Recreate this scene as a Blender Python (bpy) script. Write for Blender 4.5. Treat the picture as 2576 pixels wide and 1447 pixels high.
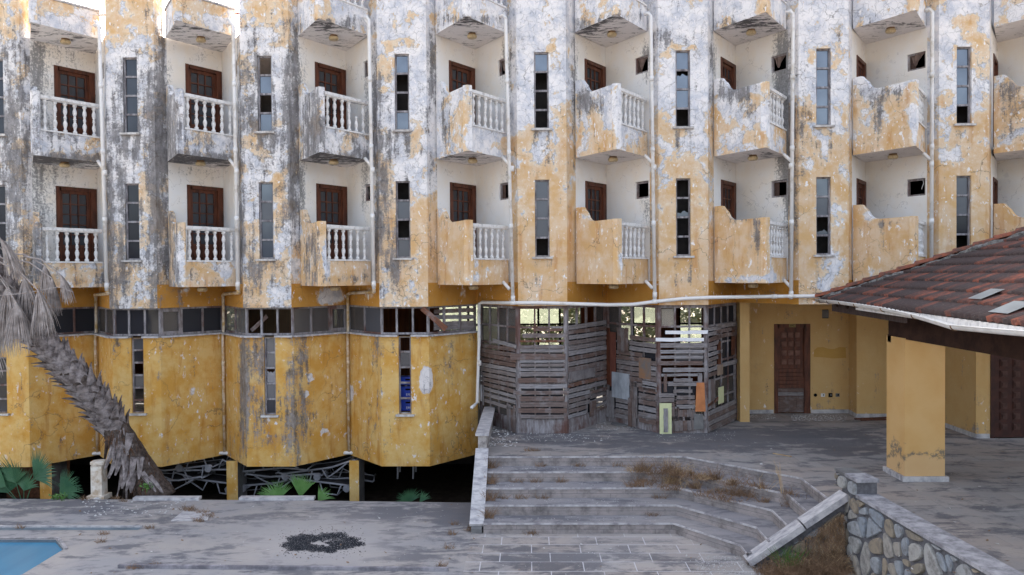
import bpy, math, random
import numpy as np
from mathutils import Vector, Matrix
random.seed(7); np.random.seed(7)
R=math.radians
S=bpy.context.scene
for o in list(bpy.data.objects): bpy.data.objects.remove(o)

# ---------------------------------------------------------------- camera
CAMX,D,FPX=-0.3389,18.64,2000.0
PITCH,YAW,ROLL=0.0166,0.0206,0.0071
cy,sy=math.cos(YAW),math.sin(YAW); cp,sp=math.cos(PITCH),math.sin(PITCH); cr,sr=math.cos(ROLL),math.sin(ROLL)
r0=np.array([cy,sy,0.]); f0=np.array([-sy,cy,0.])
cF=f0*cp+np.array([0,0,-sp]); u0=f0*sp+np.array([0,0,cp])
cR=r0*cr-u0*sr; cU=u0*cr+r0*sr; cC=np.array([CAMX,-D,0.])
cam=bpy.data.cameras.new('camera'); camo=bpy.data.objects.new('camera',cam); S.collection.objects.link(camo)
camo.matrix_world=Matrix(((cR[0],cU[0],-cF[0],cC[0]),(cR[1],cU[1],-cF[1],cC[1]),(cR[2],cU[2],-cF[2],cC[2]),(0,0,0,1)))
cam.sensor_width=36; cam.lens=FPX/2576*36; cam.clip_end=2000; cam.clip_start=.05
S.camera=camo
# photo points (2576 wide) -> world, used to measure the place
def ray(x,y): return cF+cR*(x-1288)/FPX-cU*(y-723.5)/FPX
def PY(x,y,Y): d=ray(x,y); return cC+d*(Y-cC[1])/d[1]
def PZ(x,y,z): d=ray(x,y); return cC+d*z/d[2]
def PX(x,y,X): d=ray(x,y); return cC+d*(X-cC[0])/d[0]
def proj(V):
    v=V-cC; w=np.maximum(v@cF,.1); return 1288+FPX*(v@cR)/w, 723.5-FPX*(v@cU)/w

# ---------------------------------------------------------------- world, sun, exposure
W=bpy.data.worlds.new('World'); S.world=W; W.use_nodes=True
wt=W.node_tree; wt.nodes.clear()
sky=wt.nodes.new('ShaderNodeTexSky'); sky.sky_type='NISHITA'; sky.sun_disc=False
SUN_EL,SUN_AZ=34.0,-12.0        # sun stands behind the building
sky.sun_elevation=R(SUN_EL); sky.sun_rotation=R(SUN_AZ); sky.air_density=1.0; sky.dust_density=6.0; sky.ozone_density=.6
hs=wt.nodes.new('ShaderNodeHueSaturation'); hs.inputs['Saturation'].default_value=.62
bg=wt.nodes.new('ShaderNodeBackground'); bg.inputs['Strength'].default_value=.15
wo=wt.nodes.new('ShaderNodeOutputWorld')
wt.links.new(sky.outputs[0],hs.inputs['Color']); wt.links.new(hs.outputs[0],bg.inputs[0]); wt.links.new(bg.outputs[0],wo.inputs[0])
sl=bpy.data.lights.new('sun','SUN'); sl.energy=3.0; sl.angle=R(.5); sl.color=(1,.93,.82)
so=bpy.data.objects.new('sun',sl); S.collection.objects.link(so)
sd=Vector((math.sin(R(SUN_AZ))*math.cos(R(SUN_EL)),math.cos(R(SUN_AZ))*math.cos(R(SUN_EL)),math.sin(R(SUN_EL))))
so.rotation_euler=sd.to_track_quat('Z','Y').to_euler()
S.view_settings.view_transform='Standard'; S.view_settings.look='None'; S.view_settings.gamma=1
S.view_settings.exposure=2.15
S.render.engine='CYCLES'

# ---------------------------------------------------------------- stains of the walls and floors (weathering maps)
def table(xs,ys,T):
    T=np.array(T,float)
    def f(x,y):
        i=np.clip(np.searchsorted(xs,x)-1,0,len(xs)-2); j=np.clip(np.searchsorted(ys,y)-1,0,len(ys)-2)
        xs_=np.array(xs,float); ys_=np.array(ys,float)
        a=np.clip((x-xs_[i])/(xs_[i+1]-xs_[i]),0,1); b=np.clip((y-ys_[j])/(ys_[j+1]-ys_[j]),0,1)
        return T[j,i]*(1-a)*(1-b)+T[j,i+1]*a*(1-b)+T[j+1,i]*(1-a)*b+T[j+1,i+1]*a*b
    return f
TX=[0,350,700,1050,1400,1750,2100,2576]; TY=[0,120,250,400,600,775]
peelT=table(TX,TY,[[.5,.5,.55,.58,.62,.62,.56,.52],[.58,.58,.6,.52,.56,.6,.5,.5],[.62,.62,.62,.62,.6,.58,.5,.42],[.6,.56,.52,.56,.42,.42,.45,.38],[.5,.52,.45,.36,.25,.3,.32,.28],[.48,.5,.42,.4,.25,.34,.5,.25]])
mouldT=table(TX,TY,[[.1,.08,.08,.08,.08,.08,.08,.08],[.4,.35,.35,.2,.15,.15,.1,.05],[.55,.5,.42,.28,.12,.12,.08,.05],[.55,.5,.4,.3,.1,.1,.05,.03],[.5,.45,.35,.15,.05,.05,.04,.03],[.5,.5,.35,.12,.05,.05,.08,.03]])
def blobs(L,x,y):
    o=np.zeros_like(x)
    for (a,b,rx,ry,s) in L:
        o+=s*np.exp(-(np.abs((x-a)/rx)**2.6+np.abs((y-b)/ry)**2.6))
    return o
MB_UP=[(400,430,26,330,.55),(30,400,34,330,.3),(735,330,26,300,.5),(640,220,40,140,.3),(620,640,30,110,.25),(965,500,22,220,.5),(945,250,14,190,.3),(1090,180,12,110,.6),(1085,560,10,160,.2),(1450,200,14,140,.6),
 (1795,180,12,130,.55),(1310,100,20,40,.2),(1680,95,60,30,.35),(2020,290,30,80,.35),(1975,330,22,260,.95),(1632,560,12,110,.6),(1640,140,12,90,.5),(2110,80,12,40,.5),(1000,640,18,100,.4),(330,260,60,120,.15),
 (300,560,25,200,.25),(1985,640,14,80,.2),(2345,60,8,60,.4),(1272,200,14,150,.5),(2000,520,10,120,.5),(1290,110,12,50,.2),(2020,420,14,70,.3),(270,600,14,170,.3),(600,560,12,200,.35),(940,640,14,120,.3)]
MB_UP+=[(X_+dx_,y_+sg,5,sg,.42) for X_ in (328,670,1012,1362,1718,2070,2423) for y_,sg in ((322,34),(652,40)) for dx_ in (-18,17)]+[(X_,y_+10,20,12,.25) for X_ in (328,670,1012,1362,1718,2070,2423) for y_ in (322,652)]
PB_BAL=[(X_,y_,9,h_,.30) for X_ in (452,825,1198,1560,1935,2300) for y_,h_ in ((655,70),(330,60))]+[(1235,680,30,16,.35),(1470,545,26,14,.35),(1850,545,20,14,.3),(2190,545,20,16,.3),(1110,535,14,16,.3),(2200,690,30,20,.3),(1900,700,60,10,.25),(1180,700,50,12,.2)]
MB_BAL=[(120,330,60,90,.15),(175,400,110,14,.55),(430,330,30,110,.5),(520,400,90,16,.55),(790,320,34,110,.6),(880,395,70,16,.5),(785,640,26,100,.35),(435,640,24,110,.4),(95,640,22,100,.5),(1120,300,14,70,.35),(1150,395,70,8,.35),
 (1465,240,20,40,.6),(1490,265,30,24,.6),(1570,365,90,8,.2),(1840,230,50,24,.55),(1885,260,40,50,.45),(1930,390,20,10,.4),(2215,235,60,22,.5),(2210,290,14,60,.7),(2165,215,14,20,.3),(2540,260,36,90,.6),(1900,600,22,50,.4),(2215,600,10,60,.3),
 (1500,560,50,8,.25),(1880,555,50,8,.4),(2240,562,60,8,.35),(540,360,60,30,.2),(915,350,25,40,.4),(100,180,60,20,.2),(260,690,16,20,.4),(60,70,40,30,.2),(1180,50,90,14,.55),(845,60,90,16,.5),(1475,70,50,20,.6),(1545,45,90,14,.35),(1870,60,90,16,.6),(2230,60,90,10,.3),(520,70,90,12,.2),(900,700,60,12,.4)]
MB_IN=[(95,180,20,110,.45),(100,470,22,130,.25),(405,230,30,120,.5),(745,210,24,110,.7),(740,480,34,120,.7),(920,470,14,90,.5),(1080,180,24,100,.65),(1275,170,18,90,.5),(1445,170,12,90,.5),(1625,150,16,60,.6),(1970,250,26,200,1.0),(1795,160,12,60,.5),(1985,480,14,110,.8),(1625,520,14,60,.5),(930,250,20,120,.5),(470,430,60,10,.4),(2325,230,16,30,.25),(1270,440,10,60,.4),(500,145,30,12,.4)]
def mould_wall(x,y): return np.clip(mouldT(x,y)*.82+blobs(MB_UP,x,y),0,1.3)
def mould_bal(x,y): return np.clip(mouldT(x,y)*.6+blobs(MB_BAL,x,y),0,1.3)
def mould_in(x,y): return np.clip(blobs(MB_IN,x,y)+np.clip((420-x)/900,0,.3),0,1.3)
def peel_wall(x,y): return peelT(x,y)+.06*np.clip((420-y)/200,0,1)*np.clip((x-900)/300,0,1)-.07*np.clip((140-y)/80,0,1)*np.clip((1000-x)/300,0,1)+.01
MB_GR=[(700,960,40,220,.0),(640,920,35,130,.55),(730,920,14,260,.5),(762,880,16,260,.55),(612,960,10,240,.55),(400,900,7,60,.6),(950,860,14,60,.4),(1130,900,20,60,.3),(400,1160,60,8,.2),(960,1000,30,150,.12),(700,1080,90,100,.25),(295,850,10,40,.4)]
PB_GR=[(480,960,14,70,.28),(500,1000,40,60,.18),(870,900,25,40,.35),(780,950,12,10,.9),(770,992,9,10,.9),(814,1083,11,9,1.0),(1072,955,16,30,1.3),(420,1140,30,20,.35),(470,860,40,30,.1),(880,985,12,30,.6),(905,960,12,10,.5),(1105,1000,20,30,.3),(720,870,8,6,.7),(790,1140,14,6,.2)]
def mould_gr(x,y): return np.clip(.05+blobs(MB_GR,x,y),0,1.3)
def peel_gr(x,y): return .12+blobs(PB_GR,x,y)
FL=[(1900,1100,330,26,.75),(1400,1105,200,18,.5),(1290,1150,90,10,.35),(2150,1135,120,20,.5),(2520,1390,70,22,.6),(1700,1130,160,12,.5),(2380,1100,60,12,.3),(980,1290,180,26,.4),(120,1262,140,26,.5),(1050,1400,120,40,.35),(540,1400,120,14,.3),(1150,1310,60,40,.4),(400,1300,120,30,.25),(1150,1290,70,24,.5),(250,1275,140,16,.3),
 (640,1330,60,60,.3),(990,1340,40,50,.35),(800,1300,200,12,.25),(1500,1420,200,40,.4),(1300,1400,120,30,.35),(1850,1360,60,40,.5),(2000,1240,200,60,.2)]
def mould_fl(x,y): return np.clip(.18+blobs(FL,x,y)-blobs([(800,1362,185,62,.4)],x,y),-.3,1.3)
def halo(x,y): return np.clip(blobs([(800,1362,185,60,1.),(1680,1345,260,60,.5),(2100,1060,200,20,.3)],x,y),0,1)

# ---------------------------------------------------------------- node materials
MATS={}
class NT:
    def __init__(s,name):
        s.m=bpy.data.materials.new(name); s.m.use_nodes=True; s.t=s.m.node_tree; s.t.nodes.clear()
        s.out=s.t.nodes.new('ShaderNodeOutputMaterial'); s.b=s.t.nodes.new('ShaderNodeBsdfPrincipled')
        s.l(s.b.outputs[0],s.out.inputs[0]); MATS[name]=s.m
    def n(s,t): return s.t.nodes.new(t)
    def l(s,a,b): s.t.links.new(a,b)
    def put(s,v,i):
        if isinstance(v,(int,float)): i.default_value=v
        elif isinstance(v,tuple): i.default_value=(*v,1) if len(v)==3 and len(i.default_value)==4 else v
        else: s.l(v,i)
    def pos(s,scale=(1,1,1)):
        g=s.n('ShaderNodeNewGeometry'); m=s.n('ShaderNodeMapping'); s.l(g.outputs['Position'],m.inputs[0]); m.inputs['Scale'].default_value=scale; return m.outputs[0]
    def obj(s,scale=(1,1,1)):
        g=s.n('ShaderNodeTexCoord'); m=s.n('ShaderNodeMapping'); s.l(g.outputs['Object'],m.inputs[0]); m.inputs['Scale'].default_value=scale; return m.outputs[0]
    def noise(s,v,scale,detail=6,rough=.55,dist=0):
        q=s.n('ShaderNodeTexNoise'); s.l(v,q.inputs['Vector']); q.inputs['Scale'].default_value=scale; q.inputs['Detail'].default_value=detail; q.inputs['Roughness'].default_value=rough; q.inputs['Distortion'].default_value=dist; return q.outputs['Fac']
    def math(s,op,a,b=0.,c=0.,clamp=False):
        q=s.n('ShaderNodeMath'); q.operation=op; q.use_clamp=clamp; s.put(a,q.inputs[0]); s.put(b,q.inputs[1]); s.put(c,q.inputs[2]); return q.outputs[0]
    def ramp(s,v,a,b,c=0.,d=1.):
        q=s.n('ShaderNodeMapRange'); s.put(v,q.inputs[0]); q.inputs[1].default_value=a; q.inputs[2].default_value=b; q.inputs[3].default_value=c; q.inputs[4].default_value=d; return q.outputs[0]
    def mix(s,f,a,b,mode='MIX'):
        q=s.n('ShaderNodeMix'); q.data_type='RGBA'; q.blend_type=mode; s.put(f,q.inputs[0]); s.put(a,q.inputs[6]); s.put(b,q.inputs[7]); return q.outputs[2]
    def attr(s,name):
        q=s.n('ShaderNodeAttribute'); q.attribute_name=name; return q.outputs['Fac']
    def rnd(s): return s.n('ShaderNodeObjectInfo').outputs['Random']
    def bump(s,h,dist=.02,st=.6):
        q=s.n('ShaderNodeBump'); q.inputs['Distance'].default_value=dist; q.inputs['Strength'].default_value=st; s.l(h,q.inputs['Height']); s.l(q.outputs[0],s.b.inputs['Normal'])
    def fin(s,col,rough=.85,spec=.3):
        s.put(col,s.b.inputs['Base Color']); s.put(rough,s.b.inputs['Roughness']); s.b.inputs['Specular IOR Level'].default_value=spec; return s.m

def plaster(name,yA,yB,wA=(.86,.83,.82),wB=(.54,.56,.62),stain=(.5,.2,.04),peel_gain=.62,water=.25,cream=(.80,.69,.55),fade=.6,hairs=1.):
    t=NT(name); p=t.pos()
    nA=t.noise(p,1.25,12,.6,.35); nB=t.noise(p,6,10,.66); nC=t.noise(p,2.6,6,.6); nF=t.noise(p,38,4,.6)
    v=t.math('ADD',t.math('MULTIPLY',nA,.74),t.math('MULTIPLY',nB,.27)); v=t.math('ADD',v,t.math('MULTIPLY',t.math('SUBTRACT',t.attr('peel'),.5),peel_gain))
    mask=t.ramp(v,.512,.522)
    edge=t.math('SUBTRACT',t.ramp(v,.494,.51),mask)            # thin worn rim of the paint
    white=t.mix(t.ramp(nC,.42,.62),wA,wB)
    white=t.mix(t.ramp(t.noise(p,14,5,.7),.45,.7,0,.5),white,wA)
    yel=t.mix(t.ramp(t.noise(p,2.2,8,.65),.4,.62),yA,yB)
    st=t.noise(t.pos((4,4,.7)),1.3,7,.6); yel=t.mix(t.ramp(st,.54,.68,0,water*1.6),yel,stain)
    yel=t.mix(t.ramp(v,.43,.512,0,fade),yel,cream)
    # crazed cracks in the bare undercoat
    vv=t.n('ShaderNodeTexVoronoi'); vv.feature='DISTANCE_TO_EDGE'; vv.inputs['Scale'].default_value=6.5
    w=t.n('ShaderNodeVectorMath'); w.operation='ADD'; q=t.n('ShaderNodeTexNoise'); q.inputs['Scale'].default_value=5; t.l(p,q.inputs['Vector'])
    w2=t.n('ShaderNodeVectorMath'); w2.operation='SCALE'; w2.inputs['Scale'].default_value=.22; t.l(q.outputs['Color'],w2.inputs[0]); t.l(p,w.inputs[0]); t.l(w2.outputs[0],w.inputs[1]); t.l(w.outputs[0],vv.inputs['Vector'])
    crack=t.ramp(vv.outputs['Distance'],.0,.04,.38,0)
    crack=t.math('MULTIPLY',crack,t.ramp(nB,.4,.55)); 
    white=t.mix(crack,white,(.16,.15,.16))
    col=t.mix(mask,yel,white); col=t.mix(t.math('MULTIPLY',edge,.35),col,(.9,.82,.7))
    # small chips of paint
    chip=t.ramp(t.noise(t.pos((1,1,.6)),11,7,.62),.60,.612); chip=t.math('MULTIPLY',chip,t.ramp(t.math('ADD',nC,t.math('MULTIPLY',t.attr('peel'),.35)),.55,.66)); col=t.mix(chip,col,wA)
    # soot-black mould in vertical runs
    mo=t.attr('mould'); s1=t.noise(t.pos((7,7,.9)),1.1,9,.65); s2=t.noise(p,22,6,.75); s3=t.noise(p,3.3,8,.7)
    m=t.math('ADD',t.math('MULTIPLY',mo,1.15),t.math('MULTIPLY',t.math('SUBTRACT',s1,.5),2.4)); m=t.math('ADD',m,t.math('MULTIPLY',t.math('SUBTRACT',s2,.5),1.7)); m=t.math('ADD',m,t.math('MULTIPLY',t.math('SUBTRACT',s3,.5),2.0))
    m=t.ramp(m,.46,.78); col=t.mix(t.math('MULTIPLY',m,.84),col,t.mix(t.ramp(t.math('ADD',t.math('MULTIPLY',t.noise(t.pos((1,1,.35)),9,8,.75),.7),t.math('MULTIPLY',s2,.3)),.42,.60),(.018,.018,.023),(.30,.29,.30)))
    grime=t.math('MULTIPLY',t.ramp(t.math('ADD',t.math('MULTIPLY',mo,.7),t.math('SUBTRACT',s3,.5)),.15,.7),.42); col=t.mix(grime,col,(.25,.23,.22))
    wv=t.n('ShaderNodeTexVoronoi'); wv.feature='DISTANCE_TO_EDGE'; wv.inputs['Scale'].default_value=.75; wq=t.n('ShaderNodeVectorMath'); wq.operation='ADD'; wn=t.n('ShaderNodeTexNoise'); wn.inputs['Scale'].default_value=2.2; wn.inputs['Detail'].default_value=9; t.l(p,wn.inputs['Vector']); t.l(p,wq.inputs[0]); t.l(wn.outputs['Color'],wq.inputs[1]); t.l(wq.outputs[0],wv.inputs['Vector'])
    hair=t.math('MULTIPLY',t.ramp(wv.outputs['Distance'],0,.011,.7*hairs,0),t.ramp(t.noise(p,.8,2),.48,.56)); col=t.mix(hair,col,(.12,.09,.07))
    h=t.math('ADD',t.math('MULTIPLY',mask,-.6),t.math('MULTIPLY',nF,.35)); h=t.math('ADD',h,t.math('MULTIPLY',t.math('MULTIPLY',crack,t.math('ADD',mask,.15)),-1.0)); t.bump(h,.02,.9)
    return t.fin(col,.92,.15)
M_UP=plaster('peeling_plaster',(.66,.42,.20),(.72,.55,.38),water=.3)
M_GR=plaster('ochre_plaster',(.60,.32,.07),(.68,.46,.18),wA=(.75,.7,.68),wB=(.55,.5,.5),stain=(.42,.16,.02),peel_gain=.75,water=.34,cream=(.66,.46,.22),fade=.6)
M_SH=plaster('deep_ochre_plaster',(.54,.26,.05),(.56,.29,.07),stain=(.5,.2,.02),water=.3)
def inner_wall():
    t=NT('cream_plaster'); p=t.pos()
    col=t.mix(t.ramp(t.noise(p,1.3,5,.6),.4,.65),(.88,.865,.85),(.87,.81,.73))
    col=t.mix(t.ramp(t.noise(p,5,8,.7),.6,.66,0,.35),col,(.6,.58,.6))
    mo=t.attr('mould'); s1=t.noise(t.pos((6,6,1.4)),1.2,9,.7); s2=t.noise(p,20,6,.7)
    m=t.math('ADD',t.math('MULTIPLY',mo,1.2),t.math('MULTIPLY',t.math('SUBTRACT',s1,.5),1.5)); m=t.math('ADD',m,t.math('MULTIPLY',t.math('SUBTRACT',s2,.5),1.9))
    col=t.mix(t.math('MULTIPLY',t.ramp(m,.38,.75),.84),col,t.mix(t.ramp(s2,.35,.65),(.04,.04,.045),(.24,.235,.24)))
    w=t.n('ShaderNodeTexVoronoi'); w.feature='DISTANCE_TO_EDGE'; w.inputs['Scale'].default_value=1.3; q=t.n('ShaderNodeVectorMath'); q.operation='ADD'
    nn=t.n('ShaderNodeTexNoise'); nn.inputs['Scale'].default_value=3; nn.inputs['Detail'].default_value=6; t.l(p,nn.inputs['Vector']); t.l(p,q.inputs[0]); t.l(nn.outputs['Color'],q.inputs[1]); t.l(q.outputs[0],w.inputs['Vector'])
    col=t.mix(t.math('MULTIPLY',t.ramp(w.outputs['Distance'],0,.008,.8,0),t.ramp(t.noise(p,.9,2),.52,.56)),col,(.3,.28,.27))
    t.bump(t.noise(p,40,4),.01,.3); return t.fin(col,.9,.2)
M_IN=inner_wall()
def soffit():
    t=NT('soffit_paint'); p=t.pos(); n=t.noise(t.pos((2.2,4.5,2)),1.6,9,.72,.6)
    mo=t.attr('mould'); k=t.math('ADD',n,t.math('MULTIPLY',mo,.30))
    col=t.mix(t.ramp(k,.585,.67),(.80,.76,.75),(.12,.115,.12)); col=t.mix(t.ramp(t.noise(p,7,6),.62,.66,0,.6),col,(.55,.52,.5))
    return t.fin(col,.9,.15)
M_SO=soffit()
def simple(name,a,b,scale=6,rough=.8,spec=.3,lo=.4,hi=.62,det=8,metal=0,bumpd=0,stretch=(1,1,1),local=False):
    t=NT(name); p=t.obj(stretch) if local else t.pos(stretch); n=t.noise(p,scale,det,.65); t.b.inputs['Metallic'].default_value=metal
    if bumpd: t.bump(n,bumpd,.6)
    return t.fin(t.mix(t.ramp(n,lo,hi),a,b),rough,spec)
M_WHITE=simple('aged_white_paint',(.78,.76,.74),(.42,.40,.39),11,.7,lo=.48,hi=.74)
M_COPE=simple('grey_coping_marble',(.40,.39,.41),(.19,.185,.2),6,.8,.25,.38,.62,10)
M_MARBLE=simple('weathered_marble',(.54,.515,.51),(.26,.25,.27),5,.75,.3,.42,.66,10,stretch=(1,2.4,1))
M_PVC=simple('white_pvc',(.78,.76,.74),(.50,.44,.36),3,.5,.4,.52,.72)
M_PVCO=simple('ochre_stained_pvc',(.66,.56,.44),(.45,.28,.10),5,.6,.3,.42,.6)
M_DARKIN=simple('dark_interior',(.05,.045,.045),(.03,.028,.028),2,.95,.05)  # shade of the closed rooms put into a near-black colour
M_HALL=simple('hall_brown_panel',(.16,.055,.022),(.08,.028,.015),2,.7,.2,stretch=(9,9,.4))
M_HALLC=simple('hall_ceiling',(.35,.30,.24),(.25,.2,.15),2,.9,.1)
M_WC=plaster('ochre_paint',(.58,.37,.155),(.60,.40,.18),stain=(.46,.26,.09),water=.12,fade=.3,hairs=.12)
M_COL=simple('column_paint',(.64,.41,.19),(.58,.36,.15),1.6,.9,.15)
M_PATCH=simple('new_ochre_patch',(.52,.31,.09),(.48,.28,.075),2,.9,.15)
M_COLD=simple('grey_concrete',(.2,.195,.19),(.14,.135,.135),4,.9,.1)
M_RED=simple('red_wood',(.14,.045,.023),(.055,.02,.012),3,.55,.35,stretch=(4,4,.8),local=True)
M_BOARD=simple('dark_plank',(.055,.028,.02),(.028,.014,.011),4,.75,.2,stretch=(1,1,1))
M_BLACK=simple('black',(.012,.012,.012),(.008,.008,.008),2,.9,.05)
M_SILL=simple('sill_stone',(.62,.6,.58),(.36,.33,.31),9,.8,.2)
M_SOCK=simple('white_plastic',(.75,.74,.72),(.6,.58,.56),9,.4,.4)
M_CREAMB=simple('pale_yellow_foam',(.66,.68,.40),(.58,.58,.34),9,.9,.1,.4,.7)
M_ORB=simple('orange_board',(.56,.22,.09),(.44,.17,.07),4,.8,.2)
M_GALV=simple('grey_sheet',(.42,.45,.49),(.26,.28,.31),3,.6,.4,.4,.65,stretch=(2,2,1))
M_WBOARD=simple('white_board',(.82,.82,.84),(.76,.76,.78),3,.6,.3)
M_BLUE=simple('blue_plastic',(.01,.06,.55),(.008,.04,.38),4,.45,.4)
M_LET=simple('white_print',(.75,.78,.85),(.68,.7,.8),4,.6)
M_POOL=simple('pool_blue_paint',(.055,.27,.52),(.045,.22,.43),1.5,.7,.3,stretch=(3,.4,1))
M_POOLW=simple('pool_wall_paint',(.15,.19,.22),(.10,.125,.145),3,.7,.3)
M_TRUNK=simple('palm_bark',(.13,.10,.085),(.05,.038,.032),12,.9,.15,.38,.6,bumpd=.03)
M_BOOT=simple('palm_boot',(.33,.285,.275),(.10,.08,.075),7,.85,.2,.38,.62,stretch=(1,1,1),bumpd=.01)
M_DEAD=simple('dead_leaf',(.44,.385,.36),(.20,.165,.15),5,.8,.2,.35,.65)
M_FIBRE=simple('palm_fibre',(.14,.075,.045),(.06,.032,.02),14,.95,.1)
M_DRY=simple('dry_grass',(.30,.19,.12),(.16,.10,.06),5,.9,.1)
M_DRYP=simple('pale_straw',(.52,.38,.22),(.35,.22,.11),5,.9,.1)
M_LNG=simple('lounger_frame',(.27,.27,.29),(.19,.19,.21),8,.5,.4)
M_SLING=simple('lounger_sling',(.05,.045,.045),(.03,.028,.03),8,.8,.2)
M_SOIL=simple('soil',(.05,.038,.028),(.03,.022,.017),6,.95,.05)
M_CHAR=simple('charcoal',(.022,.022,.026),(.05,.05,.055),9,.9,.2)
M_RUB=simple('rubble_stone',(.6,.58,.56),(.35,.33,.32),11,.9,.2)
M_LAMPB=simple('lamp_base',(.22,.13,.06),(.15,.09,.05),8,.6)
M_LAMP=simple('lamp_glass',(.55,.44,.27),(.38,.28,.15),26,.3,.6,stretch=(1,1,.4))
M_PILLW=simple('whitewash',(.72,.66,.58),(.45,.34,.24),6,.9,.15)
M_RAILR=simple('rusty_red_rail',(.25,.04,.035),(.18,.05,.03),8,.7)
def wood_old():
    t=NT('weathered_wood'); r=t.rnd(); c1=t.mix(t.ramp(r,0,.45),(.36,.34,.35),(.24,.20,.19)); c1=t.mix(t.ramp(r,.45,.8),c1,(.19,.125,.105)); c1=t.mix(t.ramp(r,.92,.95),c1,(.22,.09,.05))
    n=t.noise(t.obj((1,1,1)),1,2); v=t.obj((3,30,30)); g=t.noise(v,1.5,8,.7); g2=t.noise(t.pos(),4,6,.6)
    col=t.mix(t.ramp(g,.35,.7,0,.75),c1,(.045,.038,.036)); col=t.mix(t.ramp(g2,.5,.72,0,.6),col,(.33,.32,.335)); t.bump(g,.01,.6)
    return t.fin(col,.85,.2)
M_WOOD=wood_old()
def frame_wood():
    t=NT('frame_wood'); g=t.noise(t.pos((8,8,2)),1.4,8,.7); g2=t.noise(t.pos(),1.3,5,.6)
    col=t.mix(t.ramp(g,.38,.62),(.15,.12,.115),(.34,.32,.33)); col=t.mix(t.ramp(g2,.5,.62,0,.75),col,(.11,.04,.025)); t.bump(g,.008,.5)
    return t.fin(col,.8,.2)
M_FRAME=frame_wood()
def winframe():
    t=NT('grey_window_frame'); g=t.noise(t.pos((9,9,3)),1.4,8,.7)
    return t.fin(t.mix(t.ramp(g,.38,.65),(.13,.115,.125),(.40,.385,.40)),.8,.2)
M_WF=winframe()
def glass(name,base,gloss,rough=.04,tr=0,dust=0):
    t=NT(name); t.t.nodes.remove(t.b)
    d=t.n('ShaderNodeBsdfDiffuse'); d.inputs[0].default_value=(*base,1); g=t.n('ShaderNodeBsdfGlossy'); g.inputs['Roughness'].default_value=rough
    nn=t.noise(t.pos(),2.2,4); g.inputs[0].default_value=(.8,.88,1,1)
    m=t.n('ShaderNodeMixShader'); t.l(t.ramp(nn,.3,.7,gloss*.8,gloss*1.2),m.inputs[0]); 
    if tr:
        a=t.n('ShaderNodeBsdfTransparent'); m2=t.n('ShaderNodeMixShader'); m2.inputs[0].default_value=tr; t.l(d.outputs[0],m2.inputs[1]); t.l(a.outputs[0],m2.inputs[2]); t.l(m2.outputs[0],m.inputs[1])
    else: t.l(d.outputs[0],m.inputs[1])
    t.l(g.outputs[0],m.inputs[2]); t.l(m.outputs[0],t.out.inputs[0]); return t.m
M_GL=glass('sky_glass',(.05,.06,.085),.12)
M_GLD=glass('dark_glass',(.028,.028,.034),.045,.08)
M_GLG=glass('grey_glass',(.085,.085,.095),.07,.2)
M_GLC=glass('dusty_clear_glass',(.22,.21,.2),.08,.1,tr=.62)
def frost():
    t=NT('frosted_glass'); t.t.nodes.remove(t.b); a=t.n('ShaderNodeBsdfTranslucent'); a.inputs[0].default_value=(.13,.145,.11,1); b=t.n('ShaderNodeBsdfTransparent'); m=t.n('ShaderNodeMixShader'); t.l(t.ramp(t.noise(t.pos(),3,6),.35,.65,.12,.4),m.inputs[0]); t.l(a.outputs[0],m.inputs[1]); t.l(b.outputs[0],m.inputs[2]); t.l(m.outputs[0],t.out.inputs[0]); return t.m
M_FROST=frost()
M_GLB=glass('brown_dusty_glass',(.10,.088,.082),.06,.2,tr=.25)
def floor_mat(name,tile=None,A=(.335,.315,.305),B=(.39,.34,.305)):
    t=NT(name); p=t.pos(); s1=t.noise(t.pos((1.0,2.7,1)),1.05,10,.72,.5); n2=t.noise(p,3,8,.7); nf=t.noise(p,40,4,.7)
    col=t.mix(t.ramp(t.noise(p,.7,5,.6),.4,.6),A,B); col=t.mix(t.ramp(n2,.5,.7,0,.5),col,(.24,.225,.235)); 
    k=t.math('ADD',t.math('MULTIPLY',t.attr('mould'),.27),s1); k=t.math('ADD',k,t.math('MULTIPLY',t.math('SUBTRACT',n2,.5),.35))
    col=t.mix(t.math('MULTIPLY',t.ramp(k,.56,.67),.72),col,(.085,.087,.105))
    col=t.mix(t.ramp(nf,.62,.7,0,.35),col,(.6,.56,.55)); h=nf; col=t.mix(t.math('MULTIPLY',t.attr('peel'),t.ramp(n2,.3,.6,.3,.8)),col,(.46,.42,.40))
    if tile:
        b=t.n('ShaderNodeTexBrick'); t.l(p,b.inputs['Vector']); b.offset=.37; b.inputs['Scale'].default_value=1; b.inputs['Brick Width'].default_value=tile[0]; b.inputs['Row Height'].default_value=tile[1]; b.inputs['Mortar Size'].default_value=.008; b.inputs['Color1'].default_value=(1,1,1,1); b.inputs['Color2'].default_value=(.72,.7,.7,1); b.inputs['Mortar'].default_value=(1,1,1,1); b.inputs['Bias'].default_value=0
        col=t.mix(tile[2],col,t.mix(1,col,b.outputs['Color'],'MULTIPLY'))
        col=t.mix(t.math('MULTIPLY',b.outputs['Fac'],t.ramp(n2,.36,.5,.2,tile[3])),col,(.62,.60,.62) if tile[3]>.5 else (.12,.11,.11))
    t.bump(h,.008,.5); return t.fin(col,.85,.22)
M_TER=floor_mat('terrace_marble',(.9,.45,.5,.35))
M_PLZ=floor_mat('plaza_tiles',(.85,.42,.6,.9),A=(.37,.35,.34),B=(.42,.37,.335))
M_DECK=floor_mat('deck_concrete',None,A=(.31,.295,.295),B=(.37,.335,.31))
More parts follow.
